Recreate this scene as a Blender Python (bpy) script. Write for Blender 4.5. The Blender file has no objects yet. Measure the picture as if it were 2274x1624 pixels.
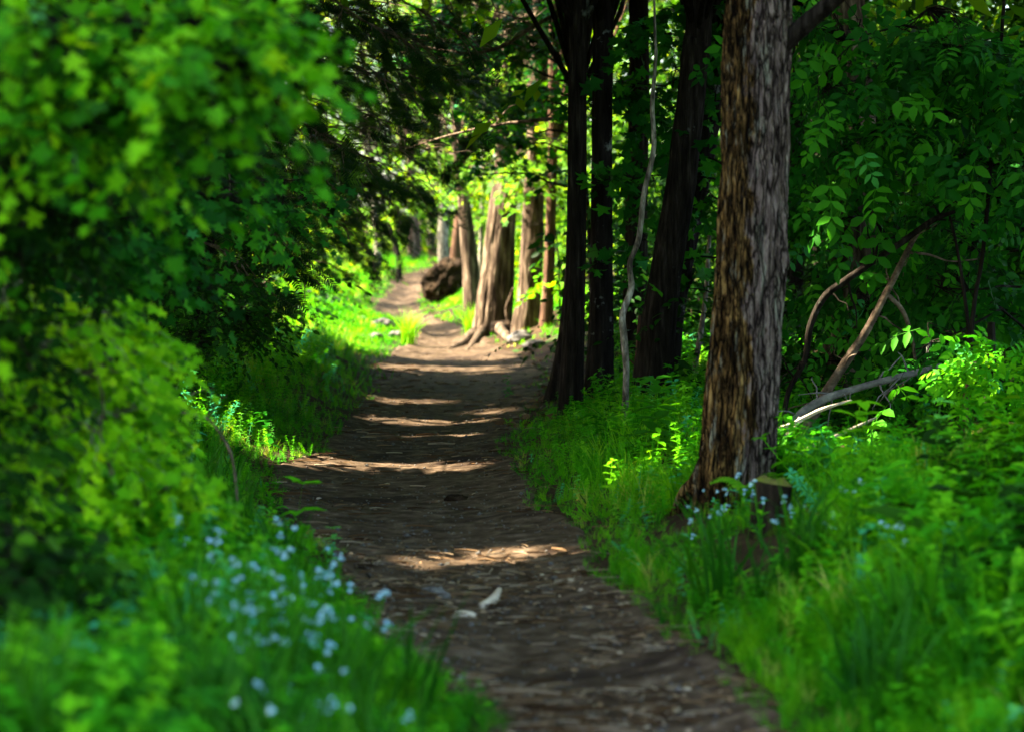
import bpy, math
import numpy as np

# ------------------------------------------------------------------ camera, sky, sun, exposure
SC = bpy.context.scene
COL = SC.collection
R = math.radians
EYE, FOC = 1.5, 5367.0            # eye height in metres; focal length in photo units (photo 2273 x 1624 units, 85 mm lens)
PITCH = math.atan((812 - 560) / FOC)
cam_data = bpy.data.cameras.new('camera')
cam_data.lens, cam_data.sensor_width = 85.0, 36.0
cam_data.clip_start, cam_data.clip_end = 0.1, 2000
cam_data.dof.use_dof = True
cam_data.dof.focus_distance = 17.0
cam_data.dof.aperture_fstop = 2.3
cam = bpy.data.objects.new('camera', cam_data)
COL.objects.link(cam)
cam.location = (0, 0, EYE)
cam.rotation_euler = (math.pi / 2 - PITCH, 0, 0)
SC.camera = cam

SUN_EL, SUN_BACK = R(39), R(-4)     # sun from the left and a little from beyond, so leaves glow
SUN = np.array([-math.cos(SUN_EL) * math.cos(SUN_BACK), -math.cos(SUN_EL) * math.sin(SUN_BACK), math.sin(SUN_EL)])
world = bpy.data.worlds.new('World')
SC.world = world
world.use_nodes = True
wn = world.node_tree
sky = wn.nodes.new('ShaderNodeTexSky')
sky.sky_type = 'NISHITA'
sky.sun_disc = False
sky.dust_density = 3.0
sky.sun_elevation = SUN_EL
sky.sun_rotation = math.atan2(SUN[0], SUN[1])
wn.links.new(sky.outputs[0], wn.nodes['Background'].inputs[0])
wn.nodes['Background'].inputs[1].default_value = 0.085
sun_data = bpy.data.lights.new('sun', 'SUN')
sun_data.energy, sun_data.angle, sun_data.color = 5.0, R(0.5), (1.0, 0.86, 0.64)
sun_ob = bpy.data.objects.new('sun', sun_data)
COL.objects.link(sun_ob)
sun_ob.rotation_euler = (math.pi / 2 - SUN_EL, 0, math.atan2(SUN[1], SUN[0]) + math.pi / 2)
SC.view_settings.view_transform = 'Standard'
SC.view_settings.look = 'None'
SC.view_settings.gamma = 1
SC.view_settings.exposure = 3.7
SC.render.engine = 'CYCLES'
cy = SC.cycles
cy.use_denoising = True
cy.max_bounces, cy.diffuse_bounces, cy.glossy_bounces, cy.transmission_bounces = 4, 2, 1, 2
cy.sample_clamp_indirect = 6.0
cy.caustics_reflective = cy.caustics_refractive = False

# ------------------------------------------------------------------ numbers
rng = np.random.default_rng(11)

def unit(v):
    v = np.asarray(v, float)
    return v / np.maximum(np.linalg.norm(v, axis=-1, keepdims=True), 1e-9)

def _hash(ix, iy, iz, s):
    h = (ix * 374761393 + iy * 668265263 + iz * 2147483647 + s * 974634721) & 0xFFFFFFFF
    h = ((h ^ (h >> 13)) * 1274126177) & 0xFFFFFFFF
    return ((h ^ (h >> 16)) & 0xFFFF) / 65535.0

def noise(p, s=0):
    p = np.asarray(p, float)
    i = np.floor(p).astype(np.int64); f = p - i; f = f * f * (3 - 2 * f)
    out = 0
    for dx in (0, 1):
        wx = f[..., 0] if dx else 1 - f[..., 0]
        for dy in (0, 1):
            wy = f[..., 1] if dy else 1 - f[..., 1]
            for dz in (0, 1):
                wz = f[..., 2] if dz else 1 - f[..., 2]
                out = out + wx * wy * wz * _hash(i[..., 0] + dx, i[..., 1] + dy, i[..., 2] + dz, s)
    return out * 2 - 1

def fbm(p, octs=4, s=0):
    p = np.asarray(p, float); a, t = 1.0, 0
    for k in range(octs):
        t = t + a * noise(p * 2 ** k, s + k); a *= 0.5
    return t

def noise2(x, y, scale, octs=3, s=0):
    return fbm(np.stack([np.asarray(x) * scale, np.asarray(y) * scale, np.zeros_like(np.asarray(x, float))], -1), octs, s)

def sstep(a, b, x):
    t = np.clip((x - a) / (b - a), 0, 1)
    return t * t * (3 - 2 * t)

# ------------------------------------------------------------------ pixel -> place
def at(px, py, Y):
    """point of the place seen at photo unit (px, py) at distance Y"""
    cx, cyy = (px - 1136.5) / FOC, (812 - py) / FOC
    d = np.array([cx, math.cos(PITCH) + cyy * math.sin(PITCH), -math.sin(PITCH) + cyy * math.cos(PITCH)])
    return np.array([0, 0, EYE]) + d * (Y / d[1])

# path edges: distance, left x, right x
PATH = np.array([
    (-4, 0.9, 2.4), (2, 0.5, 1.75), (5.5, 0.12, 1.12), (7.6, -0.14, 0.83), (8.85, -0.34, 0.57), (10.2, -0.64, 0.40), (12.2, -0.99, 0.28),
    (14.9, -1.52, 0.06), (16.8, -1.60, -0.10), (18.3, -1.34, -0.12), (21.7, -1.40, 0.05), (25, -1.36, 0.20), (30, -1.67, 0.34),
    (34, -1.76, 0.05), (36, -1.76, -0.2), (40, -1.50, -0.62), (44, -1.80, -1.15), (50, -2.80, -2.0), (57, -3.02, -2.22),
    (65, -3.1, -2.44), (70, -3.5, -2.6), (78, -2.9, -1.3), (86, -1.0, 0.8), (92, 1.0, 3.0)])
_yy = np.linspace(-4, 92, 1921)
_k = np.exp(-0.5 * (np.arange(-16, 17) / 6.0) ** 2); _k /= _k.sum()
def _sm(a):
    b = np.interp(_yy, PATH[:, 0], a)
    return np.convolve(np.pad(b, 16, mode='edge'), _k, 'valid')
_xl, _xr = _sm(PATH[:, 1]), _sm(PATH[:, 2])
def edges(y):
    y = np.asarray(y, float)
    j = 0.10 * noise2(y * 0, y, 1.3, 3, 5); k = 0.10 * noise2(y * 0, y, 1.5, 3, 9)
    return np.interp(y, _yy, _xl) + j, np.interp(y, _yy, _xr) + k
def off_path(x, y):
    l, r = edges(y)
    s = np.maximum(np.maximum(l - x, x - r), 0)
    return np.where((np.asarray(y) > 93), 5.0, s)
_bz = np.array([(-30, 0), (36, 0.04), (50, 0.29), (65, 0.53), (75, 0.8), (100, 1.7), (150, 3.4), (500, 9)])
def gz(x, y):
    x = np.asarray(x, float); y = np.asarray(y, float)
    l, r = edges(y)
    s = off_path(x, y)
    t = np.clip((x - (l + r) / 2) / np.maximum((r - l) / 2, 0.1), -1, 1)
    z = np.interp(y, _bz[:, 0], _bz[:, 1]) - 0.07 * (1 - t * t) * (s <= 0)
    right = (x > r)
    k = np.where(right, 0.16 + 0.16 * sstep(18, 26, y) * (1 - sstep(40, 48, y)), 0.24 - .20 * sstep(30, 38, y))
    z = z + k * sstep(0, 1.0, s) + 0.035 * np.minimum(s, 14) * np.where(right, 0.5, 1)
    z = z + (0.02 + 0.07 * np.minimum(s, 1.5)) * noise2(x, y, 0.9, 3, 2) + 0.10 * np.minimum(s / 3, 1) * noise2(x, y, 0.28, 2, 4)
    return z

def ground_at(px, py, extra=0.0):
    Y = np.arange(4, 140, 0.03)
    a = at(px, py, 1.0) - np.array([0, 0, EYE])
    P = np.array([0, 0, EYE]) + Y[:, None] * a[None, :]
    hit = np.nonzero(P[:, 2] <= gz(P[:, 0], P[:, 1]) + extra)[0]
    p = P[hit[0]] if len(hit) else P[-1]
    return np.array([p[0], p[1], float(gz(p[0], p[1]))])

def wid(px, Y):
    return px / FOC * Y

# ------------------------------------------------------------------ sun gaps in the canopy (where sunlight reaches the ground)
GAPS = []     # centre x, centre y, half length, half width on the ground
for px0, px1, py, hw in ((640, 1075, 1036, 0.10), (560, 660, 1003, 0.13), (905, 1120, 1255, 0.02), (1080, 1270, 1228, 0.05),
                         (862, 985, 895, 0.12), (858, 1062, 938, 0.14), (930, 1090, 968, 0.08), (1070, 1180, 915, 0.14),
                         (865, 1120, 822, 0.55), (900, 1130, 795, 0.5), (880, 1110, 776, 0.6), (990, 1080, 765, 1.1)):
    k = 6
    pts = [ground_at(px0 + (px1 - px0) * (i + .5) / k, py) for i in range(k)]
    for c in pts: GAPS.append((c[0], c[1], c[2] + .03, abs(pts[-1][0] - pts[0][0]) / (k - 1) * .62, hw))
YT, YG, YD = ground_at(1088, 745)[1], ground_at(1050, 702)[1], ground_at(1211, 728)[1]
SPOTS = []    # point, radius: single sunlit spots above the ground
for px, py, Y, r in ((1500, 1055, 14.0, .10), (1930, 1125, 13.2, .12), (2000, 1130, 13.0, .10), (1760, 940, 15.2, .13), (1850, 905, 15.3, .13), (900, 165, 23.5, .45), (1050, 755, YT - .3, .5), (1020, 770, YT - .8, .5), (1080, 690, YT, .42), (1082, 640, YT, .36), (1088, 580, YT, .25), (1032, 510, YG, .4), (1028, 450, YG, .35), (1036, 570, YG, .2), (1213, 680, YD, .3), (1060, 110, 25, .4), (1190, 60, 25, .3),
                     (1800, 990, 14.7, .10), (1870, 955, 14.8, .10), (2150, 840, 14.6, .16), (1960, 680, 16.2, .10), (1920, 745, 16.2, .10)):
    SPOTS.append((at(px, py, Y), r))
def sunlit(P, far_open=True, pad=.03):
    """mask of the points that would shade a place the photo shows in sun"""
    z0 = np.interp(P[:, 1], _bz[:, 0], _bz[:, 1])
    t = (P[:, 2] - z0) / SUN[2]
    g = P - SUN * t[:, None]
    m = np.zeros(len(P), bool)
    for cx, cyy, cz, rx, ry in GAPS:
        near = np.nonzero(np.abs(g[:, 1] - cyy) < ry + pad + .25)[0]
        if len(near) == 0: continue
        q = P[near]; tz = (q[:, 2] - cz) / SUN[2]
        m[near] |= (((q[:, 0] - SUN[0] * tz - cx) / (rx + pad)) ** 2 + ((q[:, 1] - SUN[1] * tz - cyy) / (ry + pad)) ** 2 < 1) & (tz > 0.5)
    for c, r in SPOTS:
        d = P - c
        tt = d @ SUN
        q = d - tt[:, None] * SUN
        m |= (np.linalg.norm(q, axis=1) < r + pad) & (tt > 0.4)
    if far_open:
        n = noise2(g[:, 0] * 0.5, g[:, 1] * 1.3, 0.55, 2, 21)
        xc = np.interp(g[:, 1], _yy, (_xl + _xr) / 2)
        dim = (np.abs(g[:, 0] - xc) < 1.0) & (g[:, 1] > 37.5) & (g[:, 1] < 59) & (noise2(0 * xc, g[:, 1], .85, 2, 23) < .30)
        m |= (g[:, 1] > 34) & (n > -0.40) & (t > 2.2) & ~dim
    return m

# ------------------------------------------------------------------ geometry collecting
class Geo:
    def __init__(self): self.V, self.F, self.A, self.n = [], [], [], 0
    def add(self, V, F, a=0.5):
        V = np.asarray(V, float)
        self.V.append(V); self.F.append(np.asarray(F, np.int64) + self.n)
        self.A.append(np.full(len(V), a) if np.isscalar(a) else np.asarray(a))
        self.n += len(V)
    def inst(self, tmpl, P, X, Z, S, a=None):
        """copies of a leaf-like template: axis along X, upper side towards Z"""
        TV, TF = tmpl
        P, X, Z = np.asarray(P, float), unit(X), np.asarray(Z, float)
        K = len(P)
        if K == 0: return
        Y = unit(np.cross(Z, X)); Z = np.cross(X, Y)
        S = np.broadcast_to(np.asarray(S, float), (K,))
        V = (TV[None, :, 0, None] * X[:, None] + TV[None, :, 1, None] * Y[:, None] + TV[None, :, 2, None] * Z[:, None]) * S[:, None, None] + P[:, None]
        F = TF[None] + (np.arange(K) * len(TV))[:, None, None]
        if a is None: a = rng.random(K)
        self.add(V.reshape(-1, 3), F.reshape(-1, 3), np.repeat(a, len(TV)))

def mesh(name, geo, mat, origin=(0, 0, 0), smooth=False):
    V = np.concatenate(geo.V) - np.asarray(origin); F = np.concatenate(geo.F); A = np.concatenate(geo.A)
    me = bpy.data.meshes.new(name)
    me.vertices.add(len(V)); me.vertices.foreach_set('co', V.astype(np.float32).ravel())
    me.loops.add(F.size); me.loops.foreach_set('vertex_index', F.astype(np.int32).ravel())
    me.polygons.add(len(F)); me.polygons.foreach_set('loop_start', np.arange(0, F.size, 3, dtype=np.int32))
    if smooth: me.polygons.foreach_set('use_smooth', np.ones(len(F), bool))
    at_ = me.attributes.new('rnd', 'FLOAT', 'POINT'); at_.data.foreach_set('value', A.astype(np.float32))
    me.update(calc_edges=True)
    me.materials.append(mat)
    return me

def obj(name, geo, mat, parent=None, smooth=False, origin=None):
    o0 = tuple(parent.location) if parent is not None else (origin if origin is not None else (0, 0, 0))
    if parent is not None and parent.parent is not None:
        o0 = tuple(parent.parent.location)
    o = bpy.data.objects.new(name, mesh(name, geo, mat, o0, smooth))
    COL.objects.link(o)
    if parent is not None: o.parent = parent
    elif origin is not None: o.location = origin
    return o

def tag(o, label, cat, group=None):
    o['label'] = label; o['category'] = cat
    if group: o['group'] = group
    return o

def thing(name, label, cat, loc, group=None):
    o = bpy.data.objects.new(name, None); COL.objects.link(o)
    o.location = tuple(float(v) for v in loc); o.empty_display_size = 0.2
    return tag(o, label, cat, group)

def spline(P, n):
    P = np.asarray(P, float)
    if len(P) < 3:
        return np.linspace(P[0], P[-1], n)
    Q = np.vstack([2 * P[0] - P[1], P, 2 * P[-1] - P[-2]])
    u = np.linspace(0, len(P) - 1 - 1e-6, n); i = u.astype(int); t = (u - i)[:, None]
    a, b, c, d = Q[i], Q[i + 1], Q[i + 2], Q[i + 3]
    return 0.5 * (2 * b + (c - a) * t + (2 * a - 5 * b + 4 * c - d) * t * t + (3 * b - a - 3 * c + d) * t ** 3)

def tube(geo, P, rad, sides=7, n=None, bark=0.0, freq=9.0, vert=1.2, seed=0, rnd=0.5, lump=0.0):
    """tapered limb along P; bark > 0 presses long ridges into its surface"""
    P = np.asarray(P, float); rad = np.broadcast_to(np.asarray(rad, float), (len(P),))
    if n is None: n = max(len(P), 2)
    rr = np.interp(np.linspace(0, len(P) - 1, n), np.arange(len(P)), rad)
    C = spline(P, n) if n != len(P) or len(P) > 2 else P
    T = unit(np.gradient(C, axis=0))
    ref = np.array([1.0, 0.15, 0]) if abs(T[:, 0]).mean() < 0.8 else np.array([0, 0.15, 1.0])
    U = unit(ref - (T @ ref)[:, None] * T); W = np.cross(T, U)
    th = np.linspace(0, 2 * np.pi, sides, endpoint=False)
    ct, st = np.cos(th), np.sin(th)
    D = U[:, None] * ct[None, :, None] + W[:, None] * st[None, :, None]
    r = np.repeat(rr[:, None], sides, 1)
    h = np.concatenate([[0], np.cumsum(np.linalg.norm(np.diff(C, axis=0), axis=1))])
    if bark > 0 or lump > 0:
        freq = freq * (1 if sides > 150 else .55)
        q = np.stack([ct[None] * freq + 0 * r, st[None] * freq + 0 * r, h[:, None] * vert + 0 * r], -1)
        w = np.stack([ct[None] * 2 + 0 * r, st[None] * 2 + 0 * r, h[:, None] * 0.9 + 0 * r], -1)
        q = q + 0.7 * fbm(w * 1.5, 2, seed + 7)[..., None]
        rid = 1 - np.abs(fbm(q, 3, seed))
        r = r + bark * (rid - 0.7) + lump * rr[:, None] * fbm(w, 3, seed + 3)
    V = C[:, None] + D * r[..., None]
    i = np.arange(n - 1)[:, None] * sides; j = np.arange(sides)[None]; k = (j + 1) % sides
    a, b, c, d = i + j, i + k, i + sides + k, i + sides + j
    F = np.concatenate([np.stack([a, b, c], -1).reshape(-1, 3), np.stack([a, c, d], -1).reshape(-1, 3)])
    V = np.vstack([V.reshape(-1, 3), C[:1], C[-1:]])
    j = np.arange(sides); k = (j + 1) % sides; o = (n - 1) * sides
    F = np.vstack([F, np.stack([k, j, np.full(sides, n * sides)], -1), np.stack([o + j, o + k, np.full(sides, n * sides + 1)], -1)])
    geo.add(V, F, rnd)
    return C

# ------------------------------------------------------------------ materials
def newmat(name):
    m = bpy.data.materials.new(name); m.use_nodes = True
    nt = m.node_tree; nt.nodes.clear()
    out = nt.nodes.new('ShaderNodeOutputMaterial')
    return m, nt, out
def N(nt, t, **kw):
    n = nt.nodes.new(t)
    for k, v in kw.items():
        if k in n.inputs: n.inputs[k].default_value = v
        else: setattr(n, k, v)
    return n
def ramp(nt, fac, stops):
    r = nt.nodes.new('ShaderNodeValToRGB')
    el = r.color_ramp.elements
    while len(el) < len(stops): el.new(0.5)
    for e, (p, c) in zip(el, stops):
        e.position = p; e.color = (*c, 1)
    nt.links.new(fac, r.inputs[0])
    return r.outputs[0]
def leaf_mat(name, stops, trans=0.45, rough=0.55, tint=(1.5, 1.15, 0.4), spec=0.07):
    m, nt, out = newmat(name)
    a = N(nt, 'ShaderNodeAttribute', attribute_name='rnd')
    c = ramp(nt, a.outputs['Fac'], stops)
    p = N(nt, 'ShaderNodeBsdfPrincipled', Roughness=rough); p.inputs['Specular IOR Level'].default_value = spec
    nt.links.new(c, p.inputs['Base Color'])
    t = N(nt, 'ShaderNodeBsdfTranslucent')
    mul = N(nt, 'ShaderNodeMixRGB', blend_type='MULTIPLY'); mul.inputs[0].default_value = 1; mul.inputs[2].default_value = (*tint, 1)
    nt.links.new(c, mul.inputs[1]); nt.links.new(mul.outputs[0], t.inputs[0])
    mx = N(nt, 'ShaderNodeMixShader'); mx.inputs[0].default_value = trans
    nt.links.new(p.outputs[0], mx.inputs[1]); nt.links.new(t.outputs[0], mx.inputs[2]); nt.links.new(mx.outputs[0], out.inputs[0])
    return m
def rough_mat(name, stops, scale=(8, 8, 8), detail=6, rough=0.9, bump=0.4, dist=0.01, spots=None, spot_scale=3.0, spot_lo=0.55):
    m, nt, out = newmat(name)
    tc = N(nt, 'ShaderNodeTexCoord'); mp = N(nt, 'ShaderNodeMapping'); mp.inputs['Scale'].default_value = scale
    nt.links.new(tc.outputs['Object'], mp.inputs[0])
    nz = N(nt, 'ShaderNodeTexNoise', Scale=1.0, Detail=detail, Roughness=0.65)
    nt.links.new(mp.outputs[0], nz.inputs['Vector'])
    c = ramp(nt, nz.outputs[0], stops)
    if spots:
        n2 = N(nt, 'ShaderNodeTexNoise', Scale=spot_scale, Detail=5, Roughness=0.7)
        nt.links.new(tc.outputs['Object'], n2.inputs['Vector'])
        f = ramp(nt, n2.outputs[0], [(spot_lo, (0, 0, 0)), (spot_lo + 0.08, (1, 1, 1))])
        mx = N(nt, 'ShaderNodeMixRGB'); mx.inputs[2].default_value = (*spots, 1)
        nt.links.new(f, mx.inputs[0]); nt.links.new(c, mx.inputs[1]); c = mx.outputs[0]
    p = N(nt, 'ShaderNodeBsdfPrincipled', Roughness=rough); p.inputs['Specular IOR Level'].default_value = 0.05
    nt.links.new(c, p.inputs['Base Color'])
    b = N(nt, 'ShaderNodeBump', Strength=bump, Distance=dist)
    nt.links.new(nz.outputs[0], b.inputs['Height']); nt.links.new(b.outputs[0], p.inputs['Normal'])
    nt.links.new(p.outputs[0], out.inputs[0])
    return m

M = {}
M['maple'] = leaf_mat('maple_leaf', [(0, (.004, .035, .002)), (.45, (.04, .25, .003)), (.8, (.17, .50, .004)), (.94, (.26, .54, .006)), (1, (.06, .40, .18))], tint=(1.8, 1.3, .4))
M['maple_lime'] = leaf_mat('maple_leaf_lime', [(0, (.012, .12, .003)), (.4, (.13, .45, .004)), (1, (.34, .68, .006))], tint=(1.7, 1.2, .4))
M['ash'] = leaf_mat('ash_leaf', [(0, (.002, .02, .003)), (.5, (.010, .10, .006)), (.88, (.05, .26, .008)), (1, (.03, .24, .09))], tint=(1.3, 1.2, .5))
M['shade_dark_leaf'] = leaf_mat('shade_dark_leaf', [(0, (.002, .014, .001)), (.7, (.008, .055, .002)), (1, (.05, .19, .005))], tint=(2.0, 1.4, .4))  # dark tones carry the shade of edges and corners as leaf colour
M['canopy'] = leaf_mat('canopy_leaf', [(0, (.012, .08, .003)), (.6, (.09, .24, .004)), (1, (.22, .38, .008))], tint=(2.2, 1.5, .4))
M['hemlock'] = leaf_mat('hemlock_needle', [(0, (.003, .016, .002)), (.7, (.010, .042, .004)), (1, (.05, .12, .008))], trans=.25, tint=(2, 1.4, .4))
M['grass'] = leaf_mat('grass_blade', [(0, (.012, .13, .003)), (.5, (.065, .33, .004)), (.9, (.17, .46, .008)), (1, (.36, .44, .08))], trans=.4, tint=(1.5, 1.2, .4))
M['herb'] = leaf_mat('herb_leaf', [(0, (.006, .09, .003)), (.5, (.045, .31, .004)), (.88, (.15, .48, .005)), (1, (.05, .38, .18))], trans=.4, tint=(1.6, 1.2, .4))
M['strap'] = leaf_mat('strap_leaf', [(0, (.006, .07, .004)), (1, (.04, .20, .006))], trans=.3)
M['fern'] = leaf_mat('fern_frond', [(0, (.06, .30, .008)), (1, (.20, .48, .02))], trans=.45)
M['petal'] = leaf_mat('blue_petal', [(0, (.20, .46, .60)), (.6, (.32, .57, .68)), (1, (.54, .72, .74))], trans=.3, tint=(1, 1, 1))
M['dry'] = leaf_mat('dry_leaf', [(0, (.035, .018, .008)), (.5, (.10, .055, .025)), (.85, (.20, .13, .07)), (1, (.34, .28, .20))], trans=.1, rough=.8, tint=(1, 1, 1))
M['soil'] = rough_mat('soil', [(.3, (.010, .007, .004)), (.55, (.035, .022, .012)), (.75, (.075, .045, .022))], (9, 9, 9), 8, bump=.8, dist=.03, spots=(.015, .05, .008), spot_scale=1.7)
M['path'] = rough_mat('path_earth', [(.34, (.020, .012, .007)), (.48, (.050, .034, .021)), (.60, (.088, .062, .041)), (.72, (.18, .138, .10))], (8, 8, 8), 14, bump=.45, dist=.02, spots=(.022, .014, .010), spot_scale=.9, spot_lo=.56)
M['bark_dark'] = rough_mat('dark_bark', [(.38, (.004, .003, .002)), (.55, (.014, .011, .008)), (.75, (.045, .037, .03))], (30, 30, 3.5), 6, bump=.8, dist=.02, spots=(.10, .11, .09), spot_scale=2.6, spot_lo=.63)
M['bark_brown'] = rough_mat('brown_bark', [(.38, (.014, .009, .006)), (.52, (.06, .042, .028)), (.68, (.22, .165, .115))], (15, 15, 1.8), 8, bump=.8, dist=.025)
M['bark_red'] = rough_mat('red_bark', [(.35, (.02, .011, .007)), (.6, (.10, .055, .034)), (.8, (.20, .12, .08))], (40, 40, 2.5), 5, bump=.8, dist=.02)
M['bark_pale'] = rough_mat('pale_bark', [(.40, (.035, .03, .022)), (.54, (.15, .135, .105)), (.68, (.38, .36, .30))], (20, 20, 6), 5, bump=.4, dist=.008, spots=(.05, .045, .035), spot_scale=6, spot_lo=.62)
M['bark_lichen'] = rough_mat('lichened_bark', [(.38, (.005, .004, .003)), (.6, (.018, .015, .012)), (.8, (.05, .044, .037))], (24, 24, 3), 6, bump=.8, dist=.02, spots=(.20, .22, .20), spot_scale=4.0, spot_lo=.60)
M['deadwood'] = rough_mat('dead_wood', [(.35, (.025, .018, .013)), (.52, (.10, .072, .05)), (.72, (.24, .19, .14))], (14, 14, 14), 6, bump=.5, dist=.01)
M['paletwig'] = rough_mat('pale_stripped_wood', [(.3, (.32, .25, .18)), (.7, (.58, .50, .40))], (20, 20, 20), 5, bump=.3, dist=.005)
M['greylog'] = rough_mat('grey_weathered_wood', [(.3, (.05, .05, .052)), (.55, (.14, .135, .135)), (.75, (.24, .235, .23))], (16, 16, 16), 6, bump=.6, dist=.01, spots=(.012, .05, .006), spot_scale=4, spot_lo=.6)
M['rootearth'] = rough_mat('root_plate_earth', [(.35, (.005, .0035, .0025)), (.55, (.022, .014, .008)), (.75, (.08, .05, .03))], (6, 6, 6), 8, bump=1, dist=.06)
M['stone'] = rough_mat('grey_stone', [(.3, (.05, .048, .044)), (.6, (.13, .122, .112)), (.8, (.24, .225, .21))], (14, 14, 14), 7, bump=.6, dist=.01)
M['stump'] = rough_mat('stump_wood', [(.35, (.006, .005, .003)), (.6, (.030, .022, .014)), (.8, (.08, .06, .04))], (40, 40, 8), 6, bump=.8, dist=.015, spots=(.05, .07, .008), spot_scale=6, spot_lo=.55)
M['stumptop'] = rough_mat('mossy_cut_wood', [(.3, (.04, .035, .015)), (.55, (.12, .11, .03)), (.75, (.22, .19, .11))], (18, 18, 18), 6, bump=.6, dist=.01, spots=(.10, .13, .012), spot_scale=9, spot_lo=.5)

def big_bark():
    """shaggy trunk: brown fibrous bark on one flank, grey weathered wood on the other, a ragged border between"""
    m, nt, out = newmat('shaggy_bark')
    tc = N(nt, 'ShaderNodeTexCoord')
    sep = N(nt, 'ShaderNodeSeparateXYZ'); nt.links.new(tc.outputs['Object'], sep.inputs[0])
    mp = N(nt, 'ShaderNodeMapping'); mp.inputs['Scale'].default_value = (36, 36, 6.5); nt.links.new(tc.outputs['Object'], mp.inputs[0])
    fib = N(nt, 'ShaderNodeTexNoise', Scale=1.0, Detail=8, Roughness=.72, Distortion=1.2); nt.links.new(mp.outputs[0], fib.inputs['Vector'])
    big = N(nt, 'ShaderNodeTexNoise', Scale=4.5, Detail=5, Roughness=.7); 
    mp2 = N(nt, 'ShaderNodeMapping'); mp2.inputs['Scale'].default_value = (1.6, 1.6, .7); nt.links.new(tc.outputs['Object'], mp2.inputs[0]); nt.links.new(mp2.outputs[0], big.inputs['Vector'])
    brown = ramp(nt, fib.outputs[0], [(.40, (.006, .004, .002)), (.48, (.09, .05, .017)), (.57, (.28, .165, .05)), (.72, (.50, .34, .13))])
    grey = ramp(nt, fib.outputs[0], [(.38, (.018, .012, .010)), (.47, (.11, .078, .066)), (.57, (.21, .155, .13)), (.72, (.42, .35, .28))])
    patch = ramp(nt, big.outputs[0], [(.44, (.08, .07, .06)), (.56, (1, 1, 1))])
    mulb = N(nt, 'ShaderNodeMixRGB', blend_type='MULTIPLY'); mulb.inputs[0].default_value = .85; nt.links.new(brown, mulb.inputs[1]); nt.links.new(patch, mulb.inputs[2])
    ad = N(nt, 'ShaderNodeMath', operation='MULTIPLY_ADD'); nt.links.new(big.outputs[0], ad.inputs[0]); ad.inputs[1].default_value = .55; nt.links.new(sep.outputs['X'], ad.inputs[2])
    f = ramp(nt, ad.outputs[0], [(.36, (0, 0, 0)), (.385, (1, 1, 1))])
    mx = N(nt, 'ShaderNodeMixRGB'); nt.links.new(f, mx.inputs[0]); nt.links.new(mulb.outputs[0], mx.inputs[1]); nt.links.new(grey, mx.inputs[2])
    mp3 = N(nt, 'ShaderNodeMapping'); mp3.inputs['Scale'].default_value = (2.2, 2.2, .5); nt.links.new(tc.outputs['Object'], mp3.inputs[0])
    lich = N(nt, 'ShaderNodeTexNoise', Scale=7, Detail=6, Roughness=.75); nt.links.new(mp3.outputs[0], lich.inputs['Vector'])
    lf = ramp(nt, lich.outputs[0], [(.56, (0, 0, 0)), (.64, (.75, .75, .75))])
    ml = N(nt, 'ShaderNodeMixRGB'); ml.inputs[2].default_value = (.27, .27, .20, 1); nt.links.new(lf, ml.inputs[0]); nt.links.new(mx.outputs[0], ml.inputs[1])
    dn = N(nt, 'ShaderNodeTexNoise', Scale=9, Detail=4); nt.links.new(tc.outputs['Object'], dn.inputs['Vector'])
    ds = N(nt, 'ShaderNodeVectorMath', operation='MULTIPLY_ADD'); ds.inputs[1].default_value = (.05, .05, .16); nt.links.new(dn.outputs['Color'], ds.inputs[0]); nt.links.new(tc.outputs['Object'], ds.inputs[2])
    mp4 = N(nt, 'ShaderNodeMapping'); mp4.inputs['Scale'].default_value = (30, 30, 2.6); nt.links.new(ds.outputs[0], mp4.inputs[0])
    vo = N(nt, 'ShaderNodeTexVoronoi', feature='DISTANCE_TO_EDGE', Scale=1.0); nt.links.new(mp4.outputs[0], vo.inputs['Vector'])
    ck = ramp(nt, vo.outputs['Distance'], [(.02, (.03, .025, .02)), (.16, (1, 1, 1))])
    mk = N(nt, 'ShaderNodeMixRGB', blend_type='MULTIPLY'); mk.inputs[0].default_value = .95; nt.links.new(ml.outputs[0], mk.inputs[1]); nt.links.new(ck, mk.inputs[2]); ml = mk
    hm = N(nt, 'ShaderNodeMath', operation='MULTIPLY'); nt.links.new(fib.outputs[0], hm.inputs[0]); nt.links.new(ck, hm.inputs[1])
    p = N(nt, 'ShaderNodeBsdfPrincipled', Roughness=.9); p.inputs['Specular IOR Level'].default_value = .05
    nt.links.new(ml.outputs[0], p.inputs['Base Color'])
    b = N(nt, 'ShaderNodeBump', Strength=.9, Distance=.03); nt.links.new(hm.outputs[0], b.inputs['Height']); nt.links.new(b.outputs[0], p.inputs['Normal'])
    nt.links.new(p.outputs[0], out.inputs[0])
    return m
M['bigbark'] = big_bark()

# ------------------------------------------------------------------ leaf and plant templates (axis +x, face +z, unit length)
def fan(pts, c):
    V = np.array([c] + list(pts), float); n = len(pts)
    return V, np.array([(0, 1 + i, 1 + (i + 1) % n) for i in range(n)])
def _t(V, F): return np.array(V, float), np.array(F)
OVAL = _t([(0, 0, 0), (.3, -.24, .05), (.3, .24, .05), (.68, -.2, .02), (.68, .2, .02), (1, 0, -.12), (.5, 0, -.02)],
          [(0, 1, 6), (0, 6, 2), (1, 3, 6), (2, 6, 4), (3, 5, 6), (4, 6, 5)])
BLADE = _t([(0, 0, 0), (.5, -.2, .04), (.5, .2, .04), (1, 0, -.08)], [(0, 1, 2), (1, 3, 2)])
_mp = [(0, .03), (.02, .30), (-.08, .42), (.22, .44), (.30, .28), (.48, .40), (.62, .62), (.68, .40), (.62, .18), (.82, .14), (1.05, 0)]
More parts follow.
